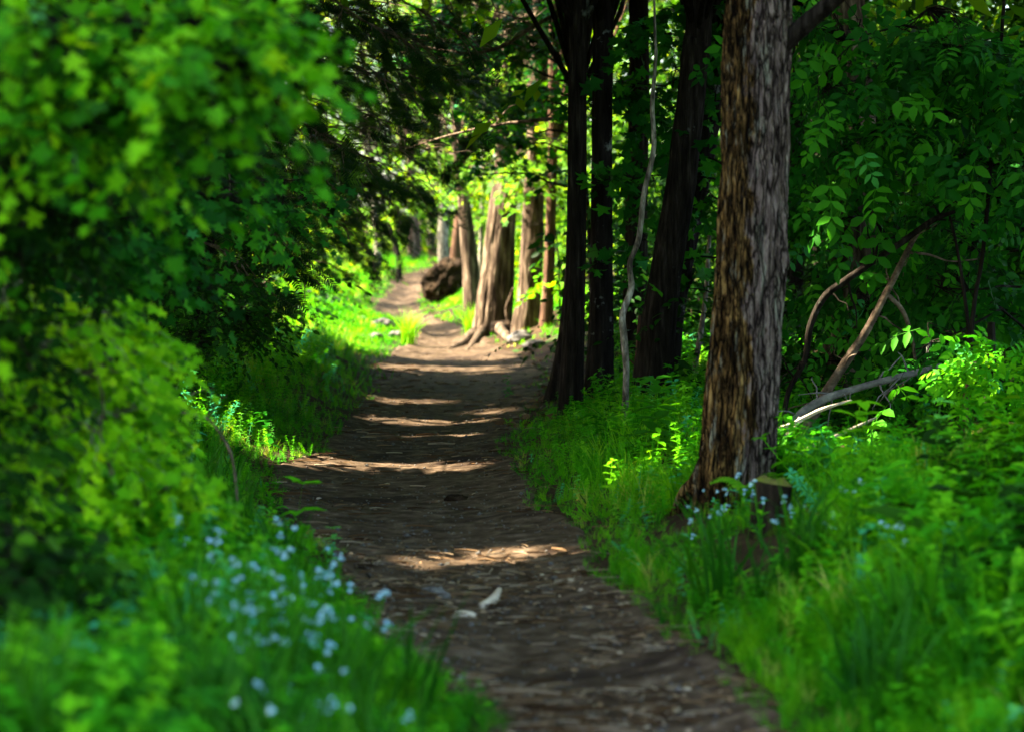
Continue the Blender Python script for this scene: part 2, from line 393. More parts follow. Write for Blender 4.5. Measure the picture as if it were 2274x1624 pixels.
MAPLE = fan([(x, y, .10 * abs(y) - .10 * x * x) for x, y in _mp] + [(x, -y, .10 * abs(y) - .10 * x * x) for x, y in _mp[-2::-1]], (.34, 0, 0))
def _join(parts):
    V, F, n = [], [], 0
    for v, f in parts:
        V.append(v); F.append(np.asarray(f) + n); n += len(v)
    return np.concatenate(V), np.concatenate(F)
def _place(t, p, x, z, s):
    g = Geo(); g.inst(t, [p], [x], [z], [s], np.array([.5])); return g.V[0], g.F[0]
def _strip(P, w, up=(0, 0, 1)):
    P = np.asarray(P, float); T = unit(np.gradient(P, axis=0)); S = unit(np.cross(T, np.asarray(up, float) + 1e-3)); w = np.asarray(w)[:, None]
    V = np.vstack([P - S * w, P + S * w]); n = len(P)
    F = [f for i in range(n - 1) for f in ((i, i + 1, n + i), (i + 1, n + i + 1, n + i))]
    return V, np.array(F)
def compound(pairs=4):
    ps = [_strip([(0, 0, 0), (.5, 0, .03), (1, 0, -.08)], [.006, .005, .003])]
    for i in range(pairs):
        t = .25 + .62 * i / (pairs - 1) if pairs > 1 else .6
        for s in (-1, 1):
            ps.append(_place(OVAL, (t, 0, .03 - .08 * t * t), (.5, s, -.25), (0, s * .2, 1), .40 - .04 * i))
    ps.append(_place(OVAL, (.95, 0, -.06), (1, 0, -.3), (0, 0, 1), .36))
    return _join(ps)
ASH = compound(3)
def spray():
    """flat hemlock spray: a twig with short side twigs of needles"""
    ps = [_strip([(0, 0, 0), (.5, 0, .0), (1, 0, -.14)], [.012, .012, .006])]
    r = np.random.default_rng(3)
    for i in range(9):
        t = .08 + .9 * i / 9 + r.uniform(-.03, .03)
        for s in (-1, 1):
            L = (.42 * (1 - t) + .12) * r.uniform(.5, 1.25)
            b = np.array([t, 0, -.14 * t * t]); e = b + np.array([.55 * L, s * L, -.18 * L])
            ps.append(_strip([b, (b + e) / 2, e], [.016, .036, .010]))
    return _join(ps)
SPRAY = spray()
def tuft(seed, nb=12, w=.018, lean=.55):
    r = np.random.default_rng(seed); ps = []
    for i in range(nb):
        a = r.uniform(0, 6.28); L = r.uniform(.55, 1.1); le = r.uniform(.1, lean) * L
        b = np.array([r.normal(0, .08), r.normal(0, .08), 0]); d = np.array([math.cos(a), math.sin(a), 0])
        P = [b + d * le * t ** 1.8 + np.array([0, 0, L * (t - .28 * le / L * t ** 3)]) for t in (0, .4, .75, 1)]
        ps.append(_strip(P, [w, w * .9, w * .6, .001], (-d[1], d[0], .2) if r.random() < .3 else (d[0], d[1], .1)))
    return _join(ps)
def herb(seed, whorls=5, per=3, ll=.34, w=.55, top=True):
    r = np.random.default_rng(seed); ps = []
    b = np.array([r.normal(0, .12), r.normal(0, .12), 1.0])
    st = [np.array([0, 0, 0]), b * np.array([.3, .3, .5]), b]
    ps.append(_strip(st, [.010, .009, .005], (1, .3, 0)))
    for i in range(whorls):
        t = .25 + .75 * i / (whorls - 1); p = np.array([b[0] * t * t, b[1] * t * t, t]); a0 = r.uniform(0, 6.28)
        for k in range(per):
            a = a0 + 6.283 * k / per + r.normal(0, .25); d = np.array([math.cos(a), math.sin(a), r.uniform(-.25, .45)])
            ps.append(_place(OVAL if ll > .2 else BLADE, p, d, (-d[0] * .3, -d[1] * .3, 1), ll * r.uniform(.7, 1.15) * (1.1 - .45 * t)))
    return _join(ps)
def rosette(seed, n=8):
    r = np.random.default_rng(seed); ps = []
    for i in range(n):
        a = r.uniform(0, 6.28); d = np.array([math.cos(a), math.sin(a), r.uniform(.2, 1.3)]); L = r.uniform(.35, .7)
        p = np.array([d[0], d[1], d[2]]) * L * .6
        ps.append(_strip([(0, 0, 0), p * .6, p], [.012, .010, .006]))
        ps.append(_place(OVAL, p, (d[0], d[1], r.uniform(-.5, .3)), (-d[0] * .2, -d[1] * .2, 1), L))
    return _join(ps)
def fernplant(seed, n=9):
    r = np.random.default_rng(seed); ps = []
    for i in range(n):
        a = 6.283 * i / n + r.normal(0, .2); d = np.array([math.cos(a), math.sin(a), 0]); L = r.uniform(.8, 1.1)
        f = lambda t: d * L * .75 * t ** 1.4 + np.array([0, 0, L * (1.15 * t - .72 * t ** 2.6)])
        ps.append(_strip([f(t) for t in np.linspace(0, 1, 6)], [.012, .01, .009, .007, .005, .002], (-d[1], d[0], 0)))
        sd = np.array([-d[1], d[0], 0])
        for t in np.linspace(.22, .98, 13):
            for s in (-1, 1):
                ps.append(_place(BLADE, f(t), sd * s + d * .35 + np.array([0, 0, -.15]), (0, 0, 1), .26 * L * math.sin(min(1, 1.25 - t) * 1.6) + .03))
    return _join(ps)
TUFTS = [tuft(s) for s in (1, 2, 3, 4)]
WIDE = [tuft(s, 11, .034, .8) for s in (11, 12, 13)]
FINE = [tuft(s, 16, .010, .8) for s in (5, 6, 7)]
HERBS = [herb(1, 5, 3, .34), herb(2, 6, 2, .38), herb(3, 5, 4, .28), rosette(4), rosette(5, 10)]
BEDS = [herb(6, 8, 6, .16), herb(7, 7, 5, .18), herb(8, 6, 4, .2)]

# ------------------------------------------------------------------ foliage on branches
def clump_twigs(c, r, n, sub=6, sig=.30):
    """twig anchors bunched unevenly through an ellipsoid"""
    c, r = np.asarray(c, float), np.asarray(r, float)
    d = unit(rng.normal(size=(sub, 3))); cc = c + d * r * (rng.random((sub, 1)) ** .5)
    w = rng.random(sub) ** 1.5 + .1
    k = rng.choice(sub, n, p=w / w.sum())
    P = cc[k] + rng.normal(size=(n, 3)) * r * sig
    return P, unit((P - c) / r + rng.normal(size=(n, 3)) * .6)
def leaves_on(geo, tmpl, P, D, L, nl, size, face=(0, -.5, 1), droop=.35, jit=.4, cull=True, far=False, twigs=None, tw=.004, link=None):
    K = len(P)
    face = np.asarray(face, float)
    D = unit(D * np.array([1, 1, .45]) + np.array([0, 0, -.05]))
    side = unit(np.cross(D, (0, 0, 1.0)))
    t = np.linspace(.12, 1, nl)
    pos = P[:, None] + D[:, None] * (L * t)[None, :, None] + np.array([0, 0, -1.0]) * (droop * L * t ** 2)[None, :, None]
    sg = np.where(np.arange(nl) % 2, 1, -1)[None, :, None]
    ax = D[:, None] * .6 + side[:, None] * sg + np.array([0, 0, -droop]) + rng.normal(size=(K, nl, 3)) * jit * .7
    ax[:, -1] = D + np.array([0, 0, -droop])
    nr = unit(face + rng.normal(size=(K, nl, 3)) * jit)
    pos, ax, nr = pos.reshape(-1, 3), ax.reshape(-1, 3), nr.reshape(-1, 3)
    keep = pos[:, 2] > gz(pos[:, 0], pos[:, 1]) + .03
    if cull: keep &= ~sunlit(pos, far, size * .75)
    rn = np.clip(np.repeat(rng.random(K) * .55, nl) + rng.random(K * nl) * .45, 0, 1)
    geo.inst(tmpl, pos[keep], ax[keep], nr[keep], (size * rng.uniform(.6, 1.2, K * nl))[keep], rn[keep])
    if twigs is not None:
        for k in range(0, K):
            p0 = P[k] if link is None else link[np.argmin(np.linalg.norm(link - P[k], axis=1))]
            tube(twigs, [p0, P[k], P[k] + D[k] * L * .5 - np.array([0, 0, droop * L * .25]), P[k] + D[k] * L - np.array([0, 0, droop * L])], [tw * 1.3, tw, tw * .8, tw * .4], 3)

def limb(geo, a, b, r0, r1, sag=0.1, n=7, sides=5, wob=.05):
    a, b = np.asarray(a, float), np.asarray(b, float); L = np.linalg.norm(b - a)
    t = np.linspace(0, 1, 5)[:, None]
    P = a + (b - a) * t + np.array([0, 0, 1.0]) * sag * L * np.sin(t * np.pi) + rng.normal(size=(5, 3)) * wob * L * np.sin(t * np.pi)
    return tube(geo, P, np.linspace(r0, r1, 5), sides, n)

def sapling(name, label, cat, base, clumps, leaf, size, lmat, bmat, stem_r=.02, face=(.35, -.6, 1), nl=6, tl=.4, droop=.4, group=None, foliage='foliage', far=False, stem_path=None, jit=.5):
    """woody plant: stem with limbs to every clump, leafy twigs through each clump; clumps = (centre, radii, number of twigs)"""
    t = thing(name, label, cat, base, group)
    st, fo = Geo(), Geo()
    base = np.asarray(base, float)
    cs = [np.asarray(c[0], float) for c in clumps]
    topc = max(cs, key=lambda c: c[2]); 
    if stem_path is None:
        mid = base * .5 + topc * .5 + np.array([(base[0] - topc[0]) * .25, 0, .1])
        stem_path = [base + np.array([0, 0, -.08]), mid, topc]
    C = tube(st, stem_path, np.linspace(stem_r, stem_r * .35, len(stem_path)), 7, 22, lump=.08)
    for (c, r, n) in clumps:
        c = np.asarray(c, float)
        P, D = clump_twigs(c, r, n, 5, .21)
        j = np.argmin(np.linalg.norm(C - c, axis=1) + 1.2 * np.maximum(C[:, 2] - c[2] + .1, 0))
        Lb = limb(st, C[j], c, stem_r * .45, stem_r * .2)
        for q in P[:: max(1, n // 10)]:
            i = np.argmin(np.linalg.norm(Lb - q, axis=1)); limb(st, Lb[i], q, stem_r * .2, stem_r * .1, n=5, sides=4)
        leaves_on(fo, leaf, P, D, tl, nl, size, face, droop, far=far, twigs=st, tw=max(.002, stem_r * .1), link=Lb, jit=jit)
    obj('stem', st, bmat, t, True)
    obj(foliage, fo, lmat, t)
    return t

# ------------------------------------------------------------------ the setting: ground and path
def grid_mesh(name, X, Yv, Z, mat, smooth=True):
    ny, nx = X.shape
    g = Geo(); i = np.arange(ny - 1)[:, None] * nx; j = np.arange(nx - 1)[None]
    a, b, c, d = i + j, i + j + 1, i + nx + j + 1, i + nx + j
    F = np.concatenate([np.stack([a, b, c], -1).reshape(-1, 3), np.stack([a, c, d], -1).reshape(-1, 3)])
    g.add(np.stack([X, Yv, Z], -1).reshape(-1, 3), F)
    o = obj(name, g, mat, smooth=smooth); o['kind'] = 'structure'
    return o
xs = np.concatenate([-np.geomspace(500, 5.2, 34), np.arange(-5, 4.01, .1), np.geomspace(4.2, 500, 34)])
ys = np.concatenate([np.linspace(-200, -6, 14), np.arange(-5, 4, .5), np.arange(4, 30, .1), np.arange(30, 96, .3), np.geomspace(97, 900, 30)])
GX, GY = np.meshgrid(xs, ys)
GZ = gz(GX, GY); _l, _r = edges(GY)
GZ = GZ - .05 * ((off_path(GX, GY) <= 0) & (GY < 90)) 
grid_mesh('ground', GX, GY, GZ, M['soil'])
py_ = np.concatenate([np.arange(-3, 4, .25), np.arange(4, 20, .035), np.arange(20, 45, .07), np.arange(45, 90, .2)])
tt = np.linspace(-1, 1, 71)
PYg, PT = np.meshgrid(py_, tt, indexing='ij')
l_, r_ = edges(PYg)
PXg = (l_ + r_) / 2 + PT * ((r_ - l_) / 2 + .14)
PZ = gz(PXg, PYg) + .012 + .012 * noise2(PXg, PYg, 3, 3, 31) + .004 * noise2(PXg, PYg, 19, 2, 33) - .06 * sstep(.86, 1.0, np.abs(PT))
grid_mesh('path', PXg, PYg, PZ, M['path'])

def surf(x, y):
    """height of what one stands on"""
    return np.where(off_path(x, y) <= 0, gz(x, y) + .012, gz(x, y))

# ------------------------------------------------------------------ trees
def crown(geo, wood, frm, c, r, n, size, sub=16, tmpl=BLADE, far=False, face=(0, -.3, 1), lr=.05, thin=None, nl=9, tl=.7):
    """crown of leaf bunches round c, limbs from frm"""
    c, r = np.asarray(c, float), np.asarray(r, float)
    d = unit(rng.normal(size=(sub, 3))); cc = c + d * r * (.35 + .6 * rng.random((sub, 1)) ** .6)
    for q in cc:
        if sunlit(frm + (q - frm) * np.linspace(.05, 1, 14)[:, None] + np.array([0, 0, .25]) * np.sin(np.linspace(.05, 1, 14) * np.pi)[:, None], False, .22).any(): continue
        limb(wood, frm, q, lr, lr * .2, sag=.08, n=7, sides=5, wob=.06)
    k = rng.integers(0, sub, n // nl)
    P = cc[k] + rng.normal(size=(len(k), 3)) * r * .26
    D = unit((P - c) / r + rng.normal(size=P.shape) * .7)
    if thin is not None:
        m = thin(P); P, D = P[m], D[m]
    leaves_on(geo, tmpl, P, D, tl, nl, size, face, .3, .5, far=far)

def tree(name, label, cat, px, mat, Y=None, bark=.012, freq=9, sides=20, n=60, top=9.0, crown_r=None, crown_c=None, leaves=3500, size=.16, lmat='canopy', far=False,
         group=None, flare=None, extra=None, lump=.06, hang=None, tmpl=BLADE, vert=1.2):
    bx, by, bw = px[-1]
    if Y is None:
        base = ground_at(bx, by); Y = base[1]
    else:
        p = at(bx, by, Y); base = np.array([p[0], Y, float(gz(p[0], Y))])
    pts = [at(a, b, Y) for a, b, w in px]; rad = [wid(w, Y) / 2 for a, b, w in px]
    pts[-1] = base.copy() - np.array([0, 0, .12]); 
    tp = pts[0] + (pts[0] - pts[1]) / max(pts[0][2] - pts[1][2], .1) * max(top - pts[0][2], .3) * np.array([.5, .5, 1])
    pts = [tp] + pts; rad = [rad[0] * .55] + rad
    t = thing(name, label, cat, base, group)
    g = Geo()
    C = tube(g, pts[::-1], rad[::-1], sides, n, bark, freq, vert, seed=int(bx) % 97, lump=lump)
    tk = obj('trunk', g, M[mat], t, True)
    if flare:
        f = Geo()
        for path, r0, r1 in flare:
            tube(f, path, np.linspace(r0, r1, len(path)), 10, 14, bark * .6, 5, 1.5, seed=3, lump=.15)
        obj('root', f, M[mat], tk, True)
    if leaves:
        w, fo = Geo(), Geo()
        cr = np.asarray(crown_r if crown_r is not None else (2.6, 2.6, 2.6)); cc = np.asarray(crown_c if crown_c is not None else tp + np.array([0, 0, .2]))
        crown(fo, w, C[int(len(C) * .72)], cc, cr, leaves, size, far=far, lr=max(.03, rad[0] * .5), tmpl=tmpl)
        if hang:
            for c, r, k in hang:
                P, D = clump_twigs(c, r, k)
                limb(w, C[np.argmin(np.abs(C[:, 2] - c[2] - .5))], c, .02, .01)
                leaves_on(fo, MAPLE, P, D, .35, 5, .11, (-.2, -.7, 1), far=far, twigs=w, tw=.003, link=c[None])
        obj('limbs', w, M[mat], t, True)
        obj('crown', fo, M[lmat], t)
    return t, base, C

# the big shaggy tree by the path
b1 = ground_at(1615, 1128)
Y1 = b1[1]
T1px = [(1690, -160, 134), (1684, 0, 138), (1682, 80, 146), (1676, 180, 146), (1675, 300, 150), (1671, 450, 148), (1666, 600, 150), (1656, 740, 150), (1647, 850, 155), (1637, 980, 162), (1630, 1060, 170), (1620, 1135, 188)]
T1, b1, C1 = tree('shaggy_bark_tree', 'thick foreground tree with shaggy brown and grey bark, tiny stump at its foot', 'tree', T1px, 'bigbark', Y=Y1, bark=.034, freq=5.0, sides=220, n=520, top=7.5,
                  crown_c=(b1[0] + 1.2, Y1 + 1.5, 7.5), crown_r=(3.0, 3.0, 2.0), leaves=4200, size=.2, lump=.05, vert=1.6)
g = Geo()
tube(g, [at(1700, 130, Y1), at(1760, 78, Y1 - .05), at(1815, 30, Y1 - .1), at(1862, -12, Y1 - .15), at(1960, -110, Y1 - .2), at(2060, -260, Y1)], [.055, .05, .044, .042, .038, .02], 16, 40, .008, 6, 1.5, seed=5, lump=.08)
obj('branch', g, M['bark_dark'], T1, True)
g = Geo()
tube(g, [at(1728, 520, Y1 - .02), at(1731, 555, Y1 - .04), at(1734, 585, Y1 - .04), at(1730, 630, Y1 - .02)], [.02, .045, .05, .02], 16, 20, .008, 3, 2, lump=.15)
obj('knot', g, M['bigbark'], T1.children[0], True)

g = Geo()
for a, l in ((-.5, .14), (.9, .2), (2.3, .2)):
    d = np.array([math.cos(a), math.sin(a), 0]); e = b1 + d * (.2 + l)
    e[2] = float(gz(e[0], e[1])) - .03
    tube(g, [b1 + d * .10 + np.array([0, 0, .34]), b1 + d * .20 + np.array([0, 0, .13]), b1 + d * (.2 + l * .5) + np.array([0, 0, .05]), e], [.05, .06, .05, .03], 14, 22, .007, 4, 2, seed=int(a * 10), lump=.12)
obj('root', g, M['bigbark'], T1.children[0], True)
# the dark group
DARK = 'dark trunks standing close together behind the big tree'
T2, b2, C2 = tree('dark_trunk_tree', 'straight black trunk nearest the path in the dark group, pale strip on its right', 'tree',
     [(1284, -60, 40), (1282, 100, 40), (1280, 500, 42), (1275, 700, 47), (1268, 850, 54), (1264, 928, 62)], 'bark_dark', bark=.010, freq=8, sides=60, n=220, leaves=3200, top=8.5, crown_r=(3, 2.6, 2.2), group=DARK)
T2b, b2b, C2b = tree('dark_trunk_tree', 'black trunk with a flared foot, half hidden behind the straight black one', 'tree',
     [(1284, -60, 26), (1282, 300, 28), (1272, 600, 34), (1258, 760, 42), (1246, 840, 50), (1236, 884, 70)], 'bark_dark', bark=.012, freq=7, sides=48, n=160, leaves=3000, top=9, crown_r=(3, 3, 2.4), group=DARK)
T3, b3, C3 = tree('dark_trunk_tree', 'broad black trunk just right of the straight one, with a strip of light bark', 'tree',
     [(1340, -60, 44), (1339, 100, 44), (1336, 400, 46), (1334, 700, 54), (1330, 840, 66), (1328, 895, 84)], 'bark_lichen', bark=.012, freq=8, sides=60, n=200, leaves=3200, top=9.5, crown_r=(3, 3, 2.4), group=DARK)
T5, b5, C5 = tree('dark_trunk_tree', 'thick leaning black trunk between the pale sapling and the big tree', 'tree',
     [(1556, -60, 58), (1545, 100, 60), (1525, 300, 64), (1505, 450, 68), (1478, 600, 74), (1458, 750, 82), (1440, 905, 98)], 'bark_dark', bark=.014, freq=8, sides=60, n=200, leaves=3400, top=9, crown_r=(3, 3, 2.6), group=DARK)
T6, b6, C6 = tree('lichened_tree', 'leaning dark trunk blotched with pale lichen, left of the big shaggy tree', 'tree',
     [(1600, 0, 44), (1582, 200, 46), (1562, 350, 48), (1532, 500, 48), (1512, 600, 48), (1492, 720, 50), (1478, 868, 60)], 'bark_lichen', bark=.012, freq=8, sides=48, n=160, leaves=3000, top=9, crown_r=(3, 3, 2.6), group=DARK)
T7, b7, C7 = tree('dark_trunk_tree', 'dim far trunk seen between the broad black one and the pale sapling', 'tree',
     [(1418, -60, 44), (1418, 200, 46), (1412, 500, 50), (1405, 815, 60)], 'bark_dark', bark=.012, freq=8, sides=36, n=100, leaves=3000, top=10, crown_r=(3.2, 3, 3), group=DARK)
T4, b4, C4 = tree('pale_sapling', 'crooked slim pale-barked sapling in front of the dark trunks', 'sapling',
     [(1453, 30, 5.5), (1456, 120, 7.8), (1448, 230, 10.1), (1451, 330, 10.9), (1430, 430, 11.7), (1418, 530, 13.3), (1398, 585, 12.5), (1401, 640, 15.6), (1382, 700, 15.6), (1386, 760, 17.2), (1390, 830, 14.0), (1384, 950, 15.6)],
     'bark_pale', bark=.003, freq=4, sides=20, n=120, leaves=0, top=5.2, lump=.12)

# mid-distance sunlit trees right of the path
SUNNY = 'half sunlit trees beyond the dark group'
YR = ground_at(1090, 745)[1]
def rt(px, py, h=.05):
    p = ground_at(px, py); return p + np.array([0, 0, h])
T10, b10, C10 = tree('sunlit_oak', 'stout tree with sunlit left flank and a long bright root reaching onto the path', 'tree',
     [(1135, 100, 48), (1130, 250, 50), (1122, 400, 55), (1112, 500, 62), (1105, 600, 70), (1097, 680, 80), (1088, 745, 92)], 'bark_brown', bark=.03, freq=9, sides=100, n=240, top=11, vert=1.0,
     crown_c=(.4, 42.5, 7.6), crown_r=(3.6, 3.4, 3.2), leaves=6500, size=.17, far=False, group=SUNNY, lmat='canopy',
     hang=[(at(1140, 330, YR - 2), (.8, .8, .5), 60), (at(1215, 260, YR - 3), (.8, .8, .6), 60), (at(1060, 400, YR + 1), (.5, .6, .3), 30), (at(1100, 200, YR - 1), (1, 1, .7), 90), (at(1180, 150, YR - 1), (1, 1, .7), 80), (at(1020, 250, YR + 2), (.9, 1, .6), 70), (at(1180, 420, YR - 3), (.6, .6, .3), 34)],
     flare=[([rt(1085, 735, .20), rt(1066, 746, .08), rt(1044, 756, .04), rt(1022, 770, .02), rt(995, 777, -.02)], .17, .05), ([rt(1078, 742, .12), rt(1052, 766, .03), rt(1030, 785, -.03)], .10, .03), ([rt(1110, 745, .12), rt(1128, 755, .03), rt(1150, 757, -.03)], .10, .03),
            ([at(1135, 745, YR - .2), at(1125, 690, YR - .5), at(1133, 660, YR - .6), at(1140, 640, YR - .7)], .035, .02)])
T11, b11, C11 = tree('grey_tree', 'grey-brown tree with a bright upper left flank beside the root plate', 'tree',
     [(1012, 250, 18), (1022, 380, 22), (1030, 450, 27), (1040, 550, 34), (1046, 620, 38), (1050, 702, 46)], 'bark_brown', bark=.014, freq=7, sides=60, n=160, top=11, crown_c=(-.6, 51, 8), crown_r=(3.5, 3.5, 3), leaves=5500, size=.17, far=False, group=SUNNY,
     hang=[(at(1010, 330, 47), (.8, .8, .5), 50), (at(1060, 420, 46), (.5, .5, .3), 30), (at(960, 300, 48), (1, 1, .8), 80), (at(930, 420, 50), (.8, .8, .6), 50), (at(1000, 150, 48), (1.2, 1, .9), 90)])
T9, b9, C9 = tree('grey_tree', 'shaded grey trunk standing right of the stout sunlit tree', 'tree',
     [(1200, 0, 46), (1195, 250, 46), (1186, 400, 44), (1180, 550, 50), (1174, 650, 52), (1165, 732, 66)], 'bark_brown', bark=.02, freq=8, sides=60, n=160, top=11, crown_c=(1.6, 45, 7.6), crown_r=(3.5, 3.5, 3.2), leaves=6000, size=.17, far=False, group=SUNNY)
T8, b8, C8 = tree('red_trunk_tree', 'slim reddish trunk close to the left edge of the dark group', 'tree',
     [(1228, 200, 22), (1225, 400, 22), (1220, 550, 24), (1216, 650, 27), (1211, 728, 34)], 'bark_red', bark=.010, freq=7, sides=36, n=120, top=9, crown_c=(2.2, 45, 9), crown_r=(3, 3, 2.5), leaves=3600, far=False, group=SUNNY)
T12, _, _ = tree('orange_trunk_tree', 'slim orange-brown trunk leaning behind the grey-brown tree', 'tree',
     [(1030, 380, 18), (1022, 460, 20), (1012, 560, 24), (1003, 640, 28)], 'bark_red', Y=56, bark=.01, freq=6, sides=30, n=60, top=10, leaves=2600, far=False, group=SUNNY, crown_r=(3, 3, 2.5))
T17, _, _ = tree('grey_tree', 'faint grey trunk in the sunny gap above the root plate', 'tree',
     [(985, 300, 22), (985, 460, 22), (984, 600, 26)], 'bark_pale', Y=70, bark=.01, freq=6, sides=30, n=60, top=11, leaves=2600, far=False, group=SUNNY, crown_r=(3, 3, 2.5))
T13, _, _ = tree('thin_grey_tree', 'thin grey stem between the grey-brown and the stout sunlit tree', 'tree',
     [(1072, 380, 9), (1068, 520, 10), (1064, 690, 14)], 'bark_pale', Y=49, bark=.004, freq=4, sides=14, n=50, top=8, leaves=900, far=False, group=SUNNY, crown_r=(2, 2, 1.5))
FAR = 'small trees at the far end of the path'
tree('slim_tree', 'slim tan trunk at the far end of the path', 'tree', [(830, 440, 14), (838, 520, 17), (838, 612, 20)], 'bark_pale', Y=74, bark=.006, freq=5, sides=20, n=50, top=9, leaves=2200, far=False, group=FAR, crown_r=(2.6, 2.6, 2))
tree('crooked_tree', 'thin crooked dark stem leaning left at the end of the path', 'tree', [(856, 470, 7), (864, 500, 9), (877, 540, 12), (885, 580, 13), (885, 618, 16)], 'bark_lichen', Y=71, bark=.004, freq=5, sides=16, n=50, top=6, leaves=1200, far=False, group=FAR, crown_r=(1.6, 1.6, 1.2))
tree('slim_tree', 'bright-topped brown trunk among the leaves past the end of the path', 'tree', [(914, 440, 22), (918, 510, 30), (918, 600, 36)], 'bark_brown', Y=84, bark=.012, freq=6, sides=30, n=60, top=11, leaves=3000, far=False, group=FAR, crown_r=(3, 3, 2.4))
tree('slim_tree', 'pale distant trunk just above the root plate', 'tree', [(957, 430, 14), (958, 520, 16), (956, 610, 18)], 'bark_pale', Y=92, bark=.01, freq=6, sides=20, n=50, top=11, leaves=2200, far=False, group=FAR, crown_r=(3, 3, 2.4))

# crowns that shade the path: unseen added trees, then the wood to the right
rows = [(-4.0, 14.6, 8.7, 2.6), (-3.9, 20.0, 8.8, 2.6), (-9.6, 10.3, 7.8, 3.6), (-9.4, 4.6, 7.4, 3.6), (-9.6, 20.2, 8, 3.6), (-11.4, 9.5, 9.5, 4.2), (-11.6, 15, 9.5, 4.2), (-11.8, 21, 9.5, 4.2), (-12, 27, 9.5, 4.2), (-7.2, 7.5, 6.6, 4.0), (-7.4, 13.9, 6.8, 4.0), (-7.6, 18.9, 7.0, 4.0), (-7.8, 22.5, 7.0, 4.0), (-8.2, 27.5, 7.0, 4.0), (-8.6, 32.5, 7.2, 4.0),
        (-3.4, 25.5, 8.2, 3.0), (-4.2, 31.0, 8.0, 3.0)]
for i, (x, y, h, r) in enumerate(rows):  # out-of-view trees added to block the sun from the left
    base = np.array([x, y, float(gz(x, y))]); t = thing('added_shade_tree', 'unseen leafy tree added left of the path to shade it', 'tree', base, 'added shade trees left of the path')
    g, w, fo = Geo(), Geo(), Geo()
    C = tube(g, [base - np.array([0, 0, .1]), base + np.array([.1, 0, 2]), base + np.array([0, .1, 5]), base + np.array([.1, 0, h + 2])], [.24, .2, .16, .06], 14, 20, .01, 6, 1.2, lump=.05)
    obj('trunk', g, M['bark_dark'], t, True)
    crown(fo, w, C[9], (x + .4, y, h), (3.9, 3.4, r), 14000, .30, sub=40, far=True, nl=8)
    obj('limbs', w, M['bark_dark'], t, True); obj('crown', fo, M['canopy'], t)
for x, y, h, r in ((5.6, 13.0, 7.4, 2.6), (6.3, 8.5, 7, 3.4), (7.5, -7.5, 7, 4), (1.0, -15, 7, 4.4)):  # unseen trees added to close off sky light over the near end
    base = np.array([x, y, float(gz(x, y))]); t = thing('added_shade_tree', 'unseen leafy tree added round the near end of the path to block sky', 'tree', base, 'added shade trees round the near end of the path')
    g, w, fo = Geo(), Geo(), Geo()
    C = tube(g, [base - np.array([0, 0, .1]), base + np.array([.1, 0, 2]), base + np.array([0, .1, 5]), base + np.array([.1, 0, h + 1])], [.2, .17, .14, .06], 14, 20, .01, 6, 1.2, lump=.05)
    obj('trunk', g, M['bark_dark'], t, True)
    crown(fo, w, C[9], (x, y, h - .6), (3.2 if r > 3 else 2.1, 3.0 if r > 3 else 2.2, r), 6000, .34, sub=26, nl=8)
    obj('limbs', w, M['bark_dark'], t, True); obj('crown', fo, M['canopy'], t)
over = [(2.6, 19.0, 8.0), (5.6, 17.0, 7.6), (5.2, 23.5, 8.2), (8.0, 20.5, 7.6), (3.2, 28.5, 8.4), (7.2, 29.0, 8.2), (11.0, 26.0, 8), (4.5, 35.5, 8.6), (9.5, 36.5, 8.6), (6.4, 43.5, 8.8), (12.2, 46, 9), (4.2, 54, 9.5), (9.0, 58, 10), (1.2, 66, 10), (-7.0, 44, 9), (-9, 54, 9), (-6.5, 62, 9.5), (-11, 70, 10)]
for i, (x, y, h) in enumerate(over):
    base = np.array([x, y, float(gz(x, y))])
    lab = 'dark tree trunk far back in the wood right of the path' if x > 0 else 'dark tree trunk far back in the wood left of the path'
    t = thing('woodland_tree', lab, 'tree', base, 'trees in the wood right of the path' if x > 0 else 'trees in the wood left of the path')
    g, w, fo = Geo(), Geo(), Geo()
    C = tube(g, [base - np.array([0, 0, .1]), base + np.array([.1, 0, 2]), base + np.array([-.1, .1, 5]), base + np.array([.1, 0, h + 2])], [.20, .16, .13, .05], 16, 30, .012, 7, 1.2, lump=.06, seed=i)
    obj('trunk', g, M['bark_dark' if i % 3 else 'bark_brown'], t, True)
    crown(fo, w, C[15], (x, y, h), (3.6, 3.4, 3.2), 8500, .26, sub=24, far=(y > 40), nl=8)
    obj('limbs', w, M['bark_dark'], t, True); obj('crown', fo, M['canopy'], t)

